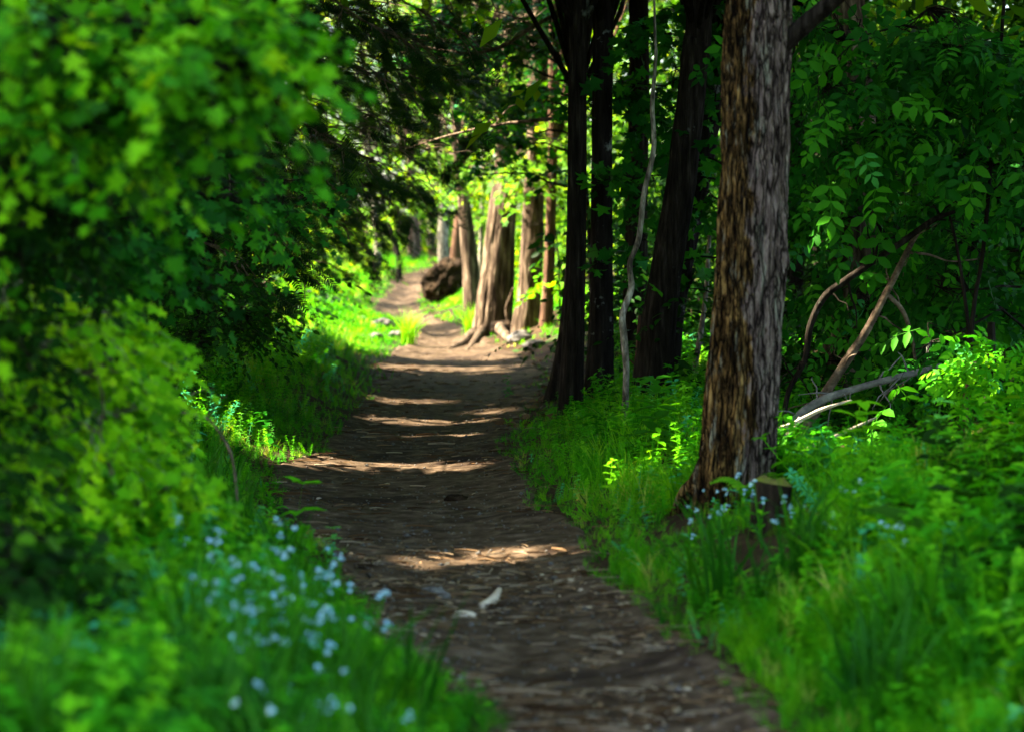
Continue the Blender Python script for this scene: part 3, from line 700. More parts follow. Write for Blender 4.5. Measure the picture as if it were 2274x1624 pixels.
# ------------------------------------------------------------------ hemlocks whose boughs hang over the path
def hemlock(label, base, h, boughs, n_dead=10, tr=.13, full=2.4):
    """boughs: (trunk height, tip point, sprays)"""
    t = thing('hemlock', label, 'hemlock', base, 'hemlocks left of the path')
    base = np.asarray(base, float)
    g = Geo(); C = tube(g, [base - np.array([0, 0, .1]), base + np.array([.05, 0, h * .5]), base + np.array([0, 0, h])], [tr, tr * .75, .03], 14, 30, .01, 6, 1.2, lump=.05)
    obj('trunk', g, M['bark_dark'], t, True)
    bw, fo = Geo(), Geo()
    for hz, tip, ns in boughs:
        ns = int(ns * full * 1.3)
        a = base + np.array([0, 0, hz]); tw = Geo(); L = limb(tw, a, tip, .028, .006, sag=.10, n=12, sides=5, wob=.04)
        if sunlit(L, False, .02).any(): continue
        bw.V += tw.V; bw.F += [f + bw.n for f in tw.F]; bw.A += tw.A; bw.n += tw.n
        d = unit(np.asarray(tip) - a)
        k = rng.integers(1, 12, ns); s = rng.choice([-1, 1], ns)
        side = unit(np.cross(d, (0, 0, 1.0)))
        reach = (rng.random(ns) ** .7) * .7
        P = L[k] + side * (s * reach)[:, None] + d * (reach * .5)[:, None] - np.array([0, 0, 1]) * (reach * .30 + rng.random(ns) * .18)[:, None]
        D = unit(side * s[:, None] * .7 + d * .8 + rng.normal(size=(ns, 3)) * .3 + np.array([0, 0, -.35]))
        for q, kk in [z for z, u in zip(list(zip(P, k)), sunlit(P, False, .15)) if not u][::9]: limb(bw, L[kk], q, .008, .004, n=4, sides=3)
        m = ~sunlit(P, True, .27) & (P[:, 2] > gz(P[:, 0], P[:, 1]) + .1)
        fo.inst(SPRAY, P[m], D[m], unit(np.array([.2, -.6, 1]) + rng.normal(size=(ns, 3)) * .35)[m], rng.uniform(.11, .22, ns)[m])
    obj('boughs', bw, M['deadwood'], t, True); obj('needles', fo, M['hemlock'], t)
    if n_dead:
        dd = Geo()
        for i in range(n_dead):
            hz, tip, ns = boughs[rng.integers(len(boughs))]
            a = base + np.array([0, 0, hz * rng.uniform(.8, 1.05)]); e = np.asarray(tip) + rng.normal(size=3) * np.array([.5, .5, .35])
            L = limb(dd, a, e, .014, .004, sag=.04, n=10, sides=4, wob=.07)
            for k in rng.integers(4, 10, 5):
                q = L[k] + unit(rng.normal(size=3) + (e - a) / np.linalg.norm(e - a)) * rng.uniform(.2, .6); M1 = limb(dd, L[k], q, .006, .0025, n=5, sides=3, wob=.1)
        obj('dead_twigs', dd, M['deadwood'], t, True)
    return t
def bough_set(base, targets, Y0, ns, hz):
    return [(hz + rng.normal() * .2, at(px, py, Y0 + dy), ns) for px, py, dy in targets]
hb = np.array([-4.3, 22.5, float(gz(-4.3, 22.5))])
hemlock('dark hemlock with bare twigs arching over the path from the left', hb, 9,
        [(at(0, y0, 22.5)[2], at(px, py, Y), 110) for px, py, Y, y0 in ((1230, 10, 25, -60), (1150, 150, 26, 40), (1000, 60, 22, -40), (940, 180, 21.5, 60), (830, 60, 21, -80), (1080, 250, 27, 120), (880, 290, 23, 180), (780, 240, 21, 120), (820, 400, 24, 280), (760, 330, 21.5, 240), (1100, 60, 25, -60), (1200, 200, 26.5, 60), (980, 130, 23, 0), (900, 90, 22, -60), (1040, 330, 28, 200), (960, 250, 25, 120), (860, 180, 22, 60), (1020, -20, 23, -160))], 40, full=2.0)
hb = np.array([-4.6, 28.5, float(gz(-4.6, 28.5))])
hemlock('second hemlock deeper in, its lowest bough drooping over the bend', hb, 10,
        [(at(0, y0, 28.5)[2], at(px, py, Y), 130) for px, py, Y, y0 in ((940, 330, 29, 180), (900, 380, 28.5, 220), (930, 420, 29.5, 260), (860, 440, 28, 330), (820, 470, 28, 380), (960, 270, 30, 120), (1050, 180, 31, 60), (1170, 80, 32, 0), (800, 540, 28, 460), (1000, 120, 29, -20))], 24, full=2.3)
hb = np.array([-3.9, 18.2, float(gz(-3.9, 18.2))])
hemlock('low hemlock with dense dark boughs above the left bank', hb, 7,
        [(at(0, y0, 18)[2], at(px, py, Y), 90) for px, py, Y, y0 in ((510, 380, 17.5, 320), (600, 420, 18.5, 350), (580, 520, 19, 470), (500, 560, 18, 480), (600, 620, 20, 560), (420, 620, 17, 540), (380, 480, 17, 420), (310, 600, 16.5, 560), (550, 300, 18, 220), (470, 260, 17.5, 180), (640, 300, 19, 200))], 8)
hb = np.array([-4.9, 33.5, float(gz(-4.9, 33.5))])
hemlock('distant hemlock at the left edge of the sunny bend', hb, 9,
        [(at(0, y0, 33)[2], at(px, py, Y), 70) for px, py, Y, y0 in ((730, 520, 33, 450), (750, 460, 34, 380), (700, 580, 32, 520), (780, 380, 34, 300), (720, 420, 33, 340), (860, 200, 35, 100))], 6)

# ------------------------------------------------------------------ maple saplings and shrubs on the left
def gl(px, py): return ground_at(px, py)
def gb(x, y): return np.array([x, y, float(gz(x, y))])
def cl(px, py, Y, rx, rz, n, ry=.45): return (at(px, py, Y), (wid(rx, Y), ry, wid(rz, Y)), n)
sapling('maple_sapling', 'maple with blurred leaves reaching in along the top left edge', 'maple', gb(-2.5, 7.2),
        [cl(410, 60, 7.0, 230, 110, 91), cl(220, 80, 7.2, 230, 130, 91), cl(540, 160, 6.9, 120, 70, 45), cl(-20, 120, 7.0, 200, 160, 21), cl(330, 230, 7.1, 190, 80, 68), cl(490, 20, 7.3, 110, 60, 34), cl(140, 280, 7.2, 200, 100, 25), cl(-30, 420, 7.2, 160, 140, 17)],
        MAPLE, .056, M['maple'], M['bark_dark'], .035, face=(.3, -.6, 1), nl=8, tl=.28, droop=.5, jit=.75)
sapling('maple_sapling', 'maple with sharp-pointed leaves hanging before the hemlocks, left of centre', 'maple', gb(-2.55, 11.5),
        [cl(295, 400, 10.5, 150, 70, 48), cl(215, 480, 10.2, 170, 80, 54), cl(385, 520, 11, 90, 60, 31), cl(465, 440, 12, 140, 60, 36), cl(95, 380, 10.4, 150, 90, 48), cl(425, 330, 11.5, 100, 50, 28), cl(605, 420, 13.5, 80, 50, 26), cl(245, 560, 10.4, 80, 50, 26), cl(95, 600, 10.4, 150, 60, 36)],
        MAPLE, .066, M['ash'], M['bark_dark'], .03, face=(.3, -.6, 1), nl=7, tl=.30, droop=.5, jit=.7)
sapling('leafy_shrub', 'bright lime-green shrub bulging from the left edge at mid height', 'shrub', gb(-1.75, 9.0),
        [cl(135, 720, 8.8, 110, 70, 60), cl(195, 830, 8.9, 110, 70, 66), cl(235, 930, 8.8, 90, 70, 60), cl(245, 1010, 8.8, 80, 60, 48), cl(105, 930, 8.8, 110, 90, 60), cl(-5, 760, 8.7, 110, 120, 15), cl(155, 1090, 8.6, 130, 70, 54), cl(-35, 980, 8.6, 110, 110, 13), cl(25, 620, 8.9, 110, 60, 12), cl(190, 1170, 8.5, 110, 70, 45), cl(280, 1230, 8.5, 90, 60, 40), cl(330, 1120, 8.6, 70, 50, 30), cl(150, 1060, 8.6, 90, 60, 30)],
        MAPLE, .054, M['maple_lime'], M['bark_pale'], .018, face=(.4, -.6, .9), nl=8, tl=.24, droop=.6, jit=.65)
sapling('leafy_shrub', 'shrub with large leaves coloured dark for shade in the lower left corner', 'shrub', gb(-1.75, 6.9),  # shade of the corner is put into the leaf colour
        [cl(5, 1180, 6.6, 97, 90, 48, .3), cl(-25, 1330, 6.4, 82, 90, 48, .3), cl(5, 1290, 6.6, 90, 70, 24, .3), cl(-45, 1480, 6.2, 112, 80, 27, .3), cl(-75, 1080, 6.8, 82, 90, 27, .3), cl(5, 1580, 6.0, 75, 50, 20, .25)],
        OVAL, .075, M['shade_dark_leaf'], M['bark_dark'], .016, face=(.4, -.6, .8), nl=6, tl=.22, droop=.5)
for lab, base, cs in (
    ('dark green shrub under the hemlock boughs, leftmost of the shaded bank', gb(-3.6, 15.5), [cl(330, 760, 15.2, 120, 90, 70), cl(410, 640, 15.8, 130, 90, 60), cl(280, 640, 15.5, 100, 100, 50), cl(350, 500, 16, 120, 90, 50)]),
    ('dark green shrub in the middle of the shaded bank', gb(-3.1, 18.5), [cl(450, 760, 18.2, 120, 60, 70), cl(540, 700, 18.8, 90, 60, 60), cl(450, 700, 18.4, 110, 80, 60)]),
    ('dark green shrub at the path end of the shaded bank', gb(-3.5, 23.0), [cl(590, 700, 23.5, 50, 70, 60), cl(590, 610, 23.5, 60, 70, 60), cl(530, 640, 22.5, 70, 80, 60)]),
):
    sapling('leafy_shrub', lab, 'shrub', base, cs, OVAL, .062, M['shade_dark_leaf'], M['bark_dark'], .02, face=(.4, -.5, 1), nl=8, tl=.3)
sapling('leafy_shrub', 'tall bush added at the upper left edge behind the maple, shade in its leaf colour', 'shrub', gb(-2.3, 8.3),  # added bush; its dark leaf colour stands in for edge shade
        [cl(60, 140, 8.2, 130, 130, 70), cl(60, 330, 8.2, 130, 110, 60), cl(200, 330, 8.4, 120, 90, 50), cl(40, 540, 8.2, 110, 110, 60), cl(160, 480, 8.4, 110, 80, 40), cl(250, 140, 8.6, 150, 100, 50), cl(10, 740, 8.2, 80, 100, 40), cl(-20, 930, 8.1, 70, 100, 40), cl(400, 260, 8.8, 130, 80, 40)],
        OVAL, .065, M['shade_dark_leaf'], M['bark_dark'], .025, face=(.4, -.5, .9), nl=7, tl=.25, droop=.4, jit=.6)
# small bare or leafy stems on the left
for lab, pts, r in (('thin crooked twig rising bare through the lime shrub', [(290, 1200), (270, 1130), (235, 1010), (222, 960), (230, 900), (215, 830)], .006),
                    ('dead bent twig arching down to the left bank', [(535, 1110), (520, 1040), (490, 965), (455, 925), (400, 915), (350, 905)], .007)):
    Y = 8.4 if r < .0065 else 10.5
    p0 = ground_at(*pts[0]) if r > .0065 else None
    P = [at(a, b, Y) for a, b in pts]; P[0][2] = float(gz(P[0][0], Y)) - .03
    g = Geo(); C = tube(g, P, np.linspace(r, r * .5, len(P)), 7, 30, lump=.2)
    for k in (10, 17, 24):
        limb(g, C[k], C[k] + np.array([rng.normal() * .1, rng.normal() * .05, .10]), r * .5, r * .2, n=5, sides=4)
    o = obj('bare_twig', g, M['deadwood'], None, True, origin=tuple(P[0])); tag(o, lab, 'twig')

# ------------------------------------------------------------------ right side: saplings, boughs, leaf wall
wall = [
    ('young ash with long hanging leaflets at the top right corner', gb(3.9, 16.4), 16.2, [(1880, 90, 130, 90, 60), (2050, 120, 150, 110, 70), (2200, 180, 130, 130, 70), (2000, 260, 150, 80, 55), (2200, 370, 120, 110, 60), (1830, 200, 80, 80, 36), (2060, 20, 160, 70, 60)]),
    ('young ash with broad leaf sprays right behind the big tree', gb(3.1, 18.4), 18.2, [(1820, 300, 90, 90, 50), (1960, 400, 120, 80, 55), (1840, 480, 100, 80, 50), (1990, 520, 120, 70, 45), (2130, 480, 120, 80, 50), (1830, 620, 90, 80, 45), (1930, 700, 110, 70, 45)]),
    ('young ash with sparse leaves low at the right edge', gb(4.2, 17.4), 17.3, [(2180, 560, 110, 90, 50), (2230, 690, 90, 90, 45), (2090, 640, 100, 70, 40), (2060, 760, 110, 60, 40), (2220, 450, 80, 80, 40)]),
]
for lab, base, Y, cs in wall:
    sapling('ash_sapling', lab, 'ash', base, [cl(a, b, Y + rng.normal() * .4, rx, rz, int(n * .45), .7) for a, b, rx, rz, n in cs], ASH, .30, M['ash'], M['bark_dark'], .03, face=(-.5, -.9, .6), nl=3, tl=.42, droop=.7)
sapling('maple_sapling', 'maple with leaves hanging between the dark trunks', 'maple', gb(1.95, 20.2),
        [cl(1400, 220, 20.5, 70, 60, 22), cl(1500, 150, 20, 80, 60, 26), cl(1340, 180, 20.5, 60, 50, 16), cl(1520, 350, 20.4, 60, 60, 18), cl(1400, 400, 20, 60, 50, 14), cl(1560, 420, 20.4, 50, 60, 14), cl(1390, 560, 20, 60, 60, 14), cl(1580, 210, 19.6, 40, 40, 14), cl(1540, 20, 20, 90, 40, 22), cl(1530, 640, 20.4, 60, 70, 14), cl(1430, 60, 20, 60, 40, 16)],
        MAPLE, .12, M['ash'], M['bark_dark'], .022, face=(-.2, -.9, .8), nl=4, tl=.4, droop=.5)
sapling('maple_sapling', 'maple with small fresh leaves beside the slim reddish trunk', 'maple', gb(.75, 37.5),
        [cl(1205, 500, 37, 40, 50, 22), cl(1215, 400, 37, 40, 60, 22), cl(1190, 440, 37.5, 50, 30, 18), cl(1215, 620, 37, 25, 40, 10)], OVAL, .14, M['maple_lime'], M['bark_dark'], .02, nl=5, tl=.4, far=True)
sapling('maple_sapling', 'maple spreading layered leaves across the tops of the sunlit trees', 'maple', gb(1.15, 34.0),
        [cl(1185, 120, 33.5, 70, 40, 60, .9), cl(1090, 80, 33.5, 80, 40, 70, .9), cl(990, 50, 34, 80, 40, 60, .9), cl(1200, 240, 33, 50, 30, 36, .9), cl(1110, 200, 33.5, 70, 30, 46, .9), cl(1010, 170, 34, 70, 30, 46, .9), cl(1160, 330, 33, 40, 20, 22, .7), cl(1070, 300, 33.5, 50, 20, 26, .7), cl(930, 110, 34.5, 60, 40, 46, .9), cl(1060, 390, 33, 30, 14, 12, .5), cl(1215, 20, 33, 60, 40, 50, .9)],
        MAPLE, .115, M['ash'], M['bark_dark'], .05, face=(-.1, -.5, 1), nl=6, tl=.4, droop=.3)
sapling('ash_seedling', 'bright yellow-green ash seedling at the right edge', 'ash', gb(2.95, 14.4),
        [cl(2185, 815, 14.4, 50, 22, 14, .2), cl(2250, 850, 14.4, 50, 30, 16, .2), cl(2230, 780, 14.4, 50, 25, 12, .2), cl(2150, 865, 14.4, 35, 16, 8, .2)], ASH, .20, M['herb'], M['bark_dark'], .014, face=(-.3, -.7, 1), nl=3, tl=.15, droop=.2)
sapling('leafy_shrub', 'low leafy shrub behind the fallen boughs on the right', 'shrub', gb(3.2, 18.8),
        [cl(1830, 800, 18.5, 110, 70, 50), cl(1980, 860, 18.2, 130, 70, 60), cl(2120, 900, 17.6, 130, 90, 60), cl(1900, 960, 17.4, 130, 60, 60), cl(2060, 990, 16.8, 140, 60, 60), cl(2230, 980, 16.6, 100, 100, 55)], OVAL, .11, M['shade_dark_leaf'], M['bark_dark'], .02, face=(-.2, -.7, 1), nl=6, tl=.35)
def woodpiece(name, label, cat, px, Y0, Y1, mat, root=True, twigs=0, sides=10, lump=.14, kids=(), ground=True):
    n = len(px); P = [at(a, b, Y0 + (Y1 - Y0) * i / (n - 1)) for i, (a, b, w) in enumerate(px)]
    if ground: P[-1][2] = float(gz(P[-1][0], P[-1][1]))
    g = Geo(); C = tube(g, P, [wid(w, Y0) / 2 for a, b, w in px], 16, 16 * n, .005, 4, 3, lump=lump * 1.4, seed=n)
    for k in range(twigs):
        i = rng.integers(4, len(C) - 4); limb(g, C[i], C[i] + unit(rng.normal(size=3)) * rng.uniform(.12, .35), .008, .003, n=5, sides=4)
    o0 = tuple(P[-1])
    o = obj(name, g, mat, None, True, origin=o0); tag(o, label, cat)
    for kn, kp in kids:
        kg = Geo(); tube(kg, [at(a, b, Y0) for a, b, w in kp], [wid(w, Y0) / 2 for a, b, w in kp], 8, 24, .003, 4, 2, lump=.12); obj(kn, kg, mat, o, True)
    return o
woodpiece('arched_bough', 'bare bough arching from behind the big tree up to the right', 'bough', [(2120, 470, 8), (2070, 490, 14), (2000, 540, 14), (1940, 580, 14), (1880, 620, 16), (1830, 660, 14), (1800, 720, 14), (1785, 800, 13), (1750, 870, 11), (1735, 960, 11)], 16.2, 16.2, M['bark_dark'], twigs=14,
          kids=[('twig', [(1882, 622, 6), (1890, 660, 5), (1900, 690, 4), (1902, 730, 3)]), ('twig', [(1938, 580, 8), (1945, 560, 7), (1948, 535, 4)])])
woodpiece('forked_bough', 'brown forked bough standing tilted behind the grey log', 'bough', [(2045, 505, 8), (2020, 545, 12), (1988, 610, 14), (1965, 655, 16), (1920, 740, 19), (1880, 800, 22), (1835, 870, 23), (1770, 950, 24)], 16.4, 16.4, M['deadwood'], twigs=10,
          kids=[('fork', [(1966, 652, 13), (1985, 668, 11), (2005, 692, 11), (2022, 740, 10), (2032, 800, 7)]), ('twig', [(2008, 560, 7), (2060, 565, 6), (2110, 580, 4), (2170, 575, 3)])])
woodpiece('grey_log', 'long grey weathered log propped up behind the big tree', 'log', [(2090, 812, 11), (2000, 835, 14), (1900, 862, 16), (1830, 885, 20), (1775, 920, 23), (1725, 985, 28)], 15.8, 15.8, M['greylog'], twigs=12)
woodpiece('dead_stick', 'pale sunlit stick, the upper of two beside the big tree', 'stick', [(1890, 888, 4), (1820, 910, 8), (1760, 940, 10), (1715, 956, 10)], 15.0, 14.7, M['paletwig'], ground=False,
          kids=[('twig', [(1775, 925, 5), (1765, 945, 5), (1752, 960, 8), (1745, 962, 6)])])
woodpiece('dead_stick', 'pale sunlit stick, the lower of two beside the big tree', 'stick', [(1945, 926, 4), (1860, 965, 8), (1800, 992, 9), (1750, 1018, 9), (1700, 1045, 10)], 14.7, 14.3, M['paletwig'], ground=False)
woodpiece('bare_sapling', 'thin dark sapling stem rising at the right, the taller one', 'stem', [(2232, -60, 6), (2225, 60, 7), (2205, 300, 8), (2182, 560, 9), (2160, 700, 10), (2148, 940, 12)], 16.0, 16.0, M['bark_dark'], lump=.05,
          kids=[('twig', [(2190, 470, 5), (2200, 430, 5), (2225, 405, 4)])])
woodpiece('bare_sapling', 'thin dark stem leaning left off the taller stem', 'stem', [(2108, 480, 5), (2122, 540, 6), (2140, 650, 7), (2150, 760, 8), (2146, 945, 9)], 16.05, 16.05, M['bark_dark'], lump=.05)
woodpiece('dead_sapling', 'short dark dead stem upright near the right edge', 'stem', [(2200, 715, 16), (2198, 760, 22), (2196, 900, 24), (2194, 1090, 28)], 14.8, 14.8, M['bark_dark'], lump=.1)
woodpiece('dead_sapling', 'black bare stem beside the ash seedling', 'stem', [(2146, 850, 10), (2142, 920, 12), (2138, 1030, 14)], 15.0, 15.0, M['bark_red'], lump=.1)
woodpiece('grey_sapling', 'pale grey stem in the gloom left of the big tree', 'stem', [(1575, 520, 8), (1568, 640, 10), (1555, 740, 12), (1545, 800, 12), (1540, 880, 12)], 22, 22, M['bark_pale'], lump=.1)
woodpiece('rotten_snag', 'rust-brown broken snag low in the dark group', 'snag', [(1420, 700, 8), (1415, 800, 12), (1405, 880, 16), (1388, 960, 24)], 19.6, 19.6, M['bark_red'], lump=.2, twigs=3)
woodpiece('bare_branch', 'bare sunlit branch crossing in front of the hemlock gap', 'branch', [(1255, 20, 6), (1180, 62, 9), (1110, 105, 8), (1040, 118, 6), (960, 108, 5), (900, 95, 3)], 23.5, 24, M['deadwood'], twigs=9, ground=False)
woodpiece('bare_branch', 'thin bare branch running level from the straight black trunk', 'branch', [(1262, 262, 8), (1180, 268, 7), (1090, 280, 6), (1000, 300, 5), (900, 330, 3)], 22.6, 24, M['deadwood'], twigs=9, ground=False)

# ------------------------------------------------------------------ cut stump, root plate, stones
sb = ground_at(1700, 1185)
Ys = sb[1]
st = thing('cut_stump', 'small leaning cut stump with a mossy top at the foot of the big tree', 'stump', sb)
def block(c0, c1, r0, r1, sides=7, rings=9, seed=0, sq=.25):
    g = Geo(); th = np.linspace(0, 2 * np.pi, 48, endpoint=False)
    c0, c1 = np.asarray(c0, float), np.asarray(c1, float); T = unit(c1 - c0); U = unit(np.cross(T, (0, 1, .2))); W = np.cross(T, U)
    prof = 1 + sq * (np.maximum(np.abs(np.cos(th)), np.abs(np.sin(th))) ** -1 - 1) + .05 * np.sin(3 * th + seed)
    V = []
    for i in range(rings):
        t = i / (rings - 1); r = (r0 + (r1 - r0) * t) * prof
        rn = fbm(np.stack([np.cos(th) * 6, np.sin(th) * 6, 0 * th + t * 1.5], -1), 3, seed)
        V.append(c0 + (c1 - c0) * t + (U * np.cos(th)[:, None] + W * np.sin(th)[:, None]) * (r * (1 + .08 * rn))[:, None])
    V = np.concatenate(V); n = 48
    i = np.arange(rings - 1)[:, None] * n; j = np.arange(n)[None]; k = (j + 1) % n
    F = np.concatenate([np.stack([i + j, i + k, i + n + k], -1).reshape(-1, 3), np.stack([i + j, i + n + k, i + n + j], -1).reshape(-1, 3)])
    g.add(V, F); rim = V[-n:]
    top = Geo(); cen = rim.mean(0) + T * .012
    mid = rim * .55 + cen * .45 + T[None] * (.012 + .008 * rng.normal(size=(n, 1)))
    tv = np.vstack([rim + T * .002, mid, cen[None]]); jj = np.arange(n); kk = (jj + 1) % n
    top.add(tv, np.concatenate([np.stack([jj, kk, n + kk], -1), np.stack([jj, n + kk, n + jj], -1), np.stack([n + jj, n + kk, 0 * jj + 2 * n], -1)]))
    return g, top
bt = at(1718, 1072, Ys)
g, tp = block(sb + np.array([-.01, 0, -.08]), bt, wid(36, Ys), wid(41, Ys), seed=2, sq=.55)
obj('stump_body', g, M['stump'], st, True); obj('cut_top', tp, M['stumptop'], st, False)

def rock(name, label, cat, c, r, mat, seed=0, amp=.25, group=None, rough=2.0):
    u = np.linspace(0, np.pi, 22); v = np.linspace(0, 2 * np.pi, 34, endpoint=False)
    D = np.stack([np.sin(u)[:, None] * np.cos(v), np.sin(u)[:, None] * np.sin(v), np.cos(u)[:, None] + 0 * v], -1)
    V = (D * (1 + amp * fbm(D * rough, 4, seed))[..., None] * np.asarray(r)).reshape(-1, 3) + np.asarray(c)
    i = np.arange(21)[:, None] * 34; j = np.arange(34)[None]; k = (j + 1) % 34
    g = Geo(); g.add(V, np.concatenate([np.stack([i + j, i + 34 + j, i + 34 + k], -1).reshape(-1, 3), np.stack([i + j, i + 34 + k, i + k], -1).reshape(-1, 3)]))
    o = obj(name, g, mat, None, amp < .3, origin=tuple(c)); tag(o, label, cat, group); return o
def onp(px, py, h): p = ground_at(px, py); return p + np.array([0, 0, h])
rock('stone', 'pale grey stone half sunk in the path', 'stone', onp(962, 1328, .008), (.075, .06, .045), M['stone'], 4)
rock('stone', 'flat pale stone in the path left of the curved white stick', 'stone', onp(1032, 1372, .010), (.055, .034, .024), M['paletwig'], 6, .15)
rock('stone', 'small dull stone near the left edge of the path', 'stone', onp(905, 1395, .005), (.05, .03, .014), M['stone'], 9)
rock('stone', 'dark flat stone in the shade of the middle path', 'stone', onp(1012, 1112, .01), (.07, .05, .03), M['rootearth'], 12)
for i, (px, py, s, lab) in enumerate(((1515, 738, .16, 0), (850, 728, .2, 'largest of the grey stones in the sunny grass left of the bend'), (880, 750, .14, 'grey stone beside the pale grass tuft at the bend'), (835, 752, .12, 'small grey stone nearest the shaded bank at the bend'), (1120, 735, .22, 'brown stone at the foot of the stout sunlit tree'), (1160, 758, .2, 'mossy stone on the bare earth slope right of the path'), (1190, 775, .16, 'small stone on the bare earth slope below the reddish trunk'))):
    if lab: rock('stone', lab, 'stone', onp(px, py, s * .25), (s, s * .8, s * .55), M['stone' if i != 4 else 'rootearth'], 20 + i)
def stick(label, pts, r, mat, name='stick', cat='stick'):
    P = [onp(a, b, r * .9) for a, b in pts]; g = Geo(); tube(g, P, [r * .8] + [r] * (len(P) - 2) + [r * .6], 8, 16, lump=.15)
    o = obj(name, g, M[mat], None, True, origin=tuple(P[0])); tag(o, label, cat)
stick('curved white stick lying on the path, bent up at one end', [(1068, 1357), (1086, 1348), (1102, 1336), (1109, 1318)], .021, 'paletwig')
stick('brown stick across the left side of the path', [(790, 1262), (850, 1258), (920, 1264)], .014, 'dry' if False else 'deadwood')
stick('straight thin stick at the right of the path, the upper one', [(1120, 1338), (1180, 1324), (1230, 1318)], .007, 'deadwood')
stick('straight thin stick at the right of the path, the lower one', [(1150, 1352), (1200, 1342), (1215, 1340)], .008, 'deadwood')
stick('thin dark stick along the right edge of the path', [(1270, 1420), (1360, 1425), (1450, 1440)], .008, 'deadwood')
stick('short twig near the grassy left edge of the path', [(880, 1395), (930, 1400), (960, 1398)], .007, 'deadwood')
stick('thin twig lying in the dark middle of the path', [(860, 1195), (930, 1190), (985, 1180)], .007, 'deadwood')

# uprooted root plate beside the far bend
YP = 51.0
pb = at(985, 668, YP); pb[2] = float(gz(pb[0], YP))
rp = thing('root_plate', 'dark earthy root plate of a fallen tree beside the far bend', 'root plate', pb)
c = at(988, 622, YP)
u = np.linspace(0, np.pi, 50); v = np.linspace(0, 2 * np.pi, 70, endpoint=False)
D = np.stack([np.sin(u)[:, None] * np.cos(v), np.cos(u)[:, None] + 0 * v, np.sin(u)[:, None] * np.sin(v)], -1)
rr = 1 + .22 * fbm(D * 2.2, 3, 41) + .12 * (1 - np.abs(fbm(D * 6, 3, 44))) - .10
V = D * rr[..., None] * np.array([wid(48, YP), .35, wid(46, YP)])
V = V.reshape(-1, 3); V[:, 0] += .35 * V[:, 2]; V += c
i = np.arange(49)[:, None] * 70; j = np.arange(70)[None]; k = (j + 1) % 70
g = Geo(); g.add(V, np.concatenate([np.stack([i + j, i + 70 + k, i + 70 + j], -1).reshape(-1, 3), np.stack([i + j, i + k, i + 70 + k], -1).reshape(-1, 3)]))
obj('earth_clod', g, M['rootearth'], rp, False)
g = Geo()
for q in range(26):
    a = rng.uniform(0, 6.28); d = np.array([math.cos(a), -.3, math.sin(a)]); s = c + d * np.array([wid(40, YP), .6, wid(38, YP)]) * rng.uniform(.3, .9)
    limb(g, s, s + d * rng.uniform(.05, .22) + rng.normal(size=3) * .12, .022, .006, n=6, sides=5, wob=.15)
obj('broken_roots', g, M['deadwood'], rp, True)
g = Geo(); tube(g, [c + np.array([.1, .2, .1]), c + np.array([1.2, 1.6, .3]), c + np.array([3.2, 4.5, .1])], [.22, .2, .14], 14, 24, .02, 6, 1.5); obj('fallen_trunk', g, M['bark_brown'], rp, True)
cc = at(812, 585, 76)
rock('brush_heap', 'heap of red-brown dead brush at the left of the far bend', 'brush heap', (cc[0], cc[1], float(gz(cc[0], cc[1])) + .25), (.35, .3, .42), M['bark_red'], 50, .4)
# ------------------------------------------------------------------ ground cover
def scatter(n, y0, y1, x0=None, x1=None, side=0, pw=1.0, gap=.02, wide=.9):
    """points off the path, thinning with distance; side -1 left, 1 right"""
    y = (y0 ** (1 - pw) + rng.random(n) * (y1 ** (1 - pw) - y0 ** (1 - pw))) ** (1 / (1 - pw)) if pw != 1 else y0 * (y1 / y0) ** rng.random(n)
    lim = .225 * y + wide
    x = rng.uniform(-1, 1, n) * lim
    l, r = edges(y)
    m = off_path(x, y) > gap
    if side < 0: m &= x < l
    if side > 0: m &= x > r
    if x0 is not None: m &= x > x0
    if x1 is not None: m &= x < x1
    return x[m], y[m]
LOW = [(sb[0], sb[1] - .7, .30, .95, .15), (b1[0] - .08, b1[1] - .9, .42, 1.3, .38), (2.4, 15.2, 1.1, 1.9, .3)]
def low(x, y):
    f = np.ones(len(x))
    for cx, cyy, rx, ry, k in LOW: f *= 1 - (1 - k) * (((x - cx) / rx) ** 2 + ((y - cyy) / ry) ** 2 < 1)
    return f
def put(geo, tmpls, x, y, size, tilt=.15, lean=None, rn=None):
    n = len(x); k = rng.integers(0, len(tmpls), n)
    size = np.broadcast_to(size, (n,)) * low(x, y)
    a = rng.uniform(0, 6.283, n); X = np.stack([np.cos(a), np.sin(a), np.zeros(n)], -1)
    Z = np.array([0, 0, 1.0]) + rng.normal(size=(n, 3)) * tilt
    if lean is not None: Z = Z + lean
    P = np.stack([x, y, gz(x, y) - .01], -1)
    rn = np.clip(.5 + .33 * noise2(x, y, 1.6, 2, 61) + rng.normal(size=n) * .22, 0, 1) if rn is None else rn
    for q, t in enumerate(tmpls):
        m = k == q
        if not m.any(): continue
        Zm = unit(Z[m]); Xm = unit(X[m] - (X[m] * Zm).sum(1, keepdims=True) * Zm)
        geo.inst(t, P[m], Xm, Zm, np.broadcast_to(size, (n,))[m] * rng.uniform(.6, 1.25, m.sum()), rn[m])
def stuff(name, geo, mat, label=None, cat=None):
    o = obj(name, geo, M[mat]); o['kind'] = 'stuff'
    if label: tag(o, label, cat)
    return o
def hgt(x, y, lo, hi, w=1.1):
    return lo + (hi - lo) * sstep(.0, w, off_path(x, y))

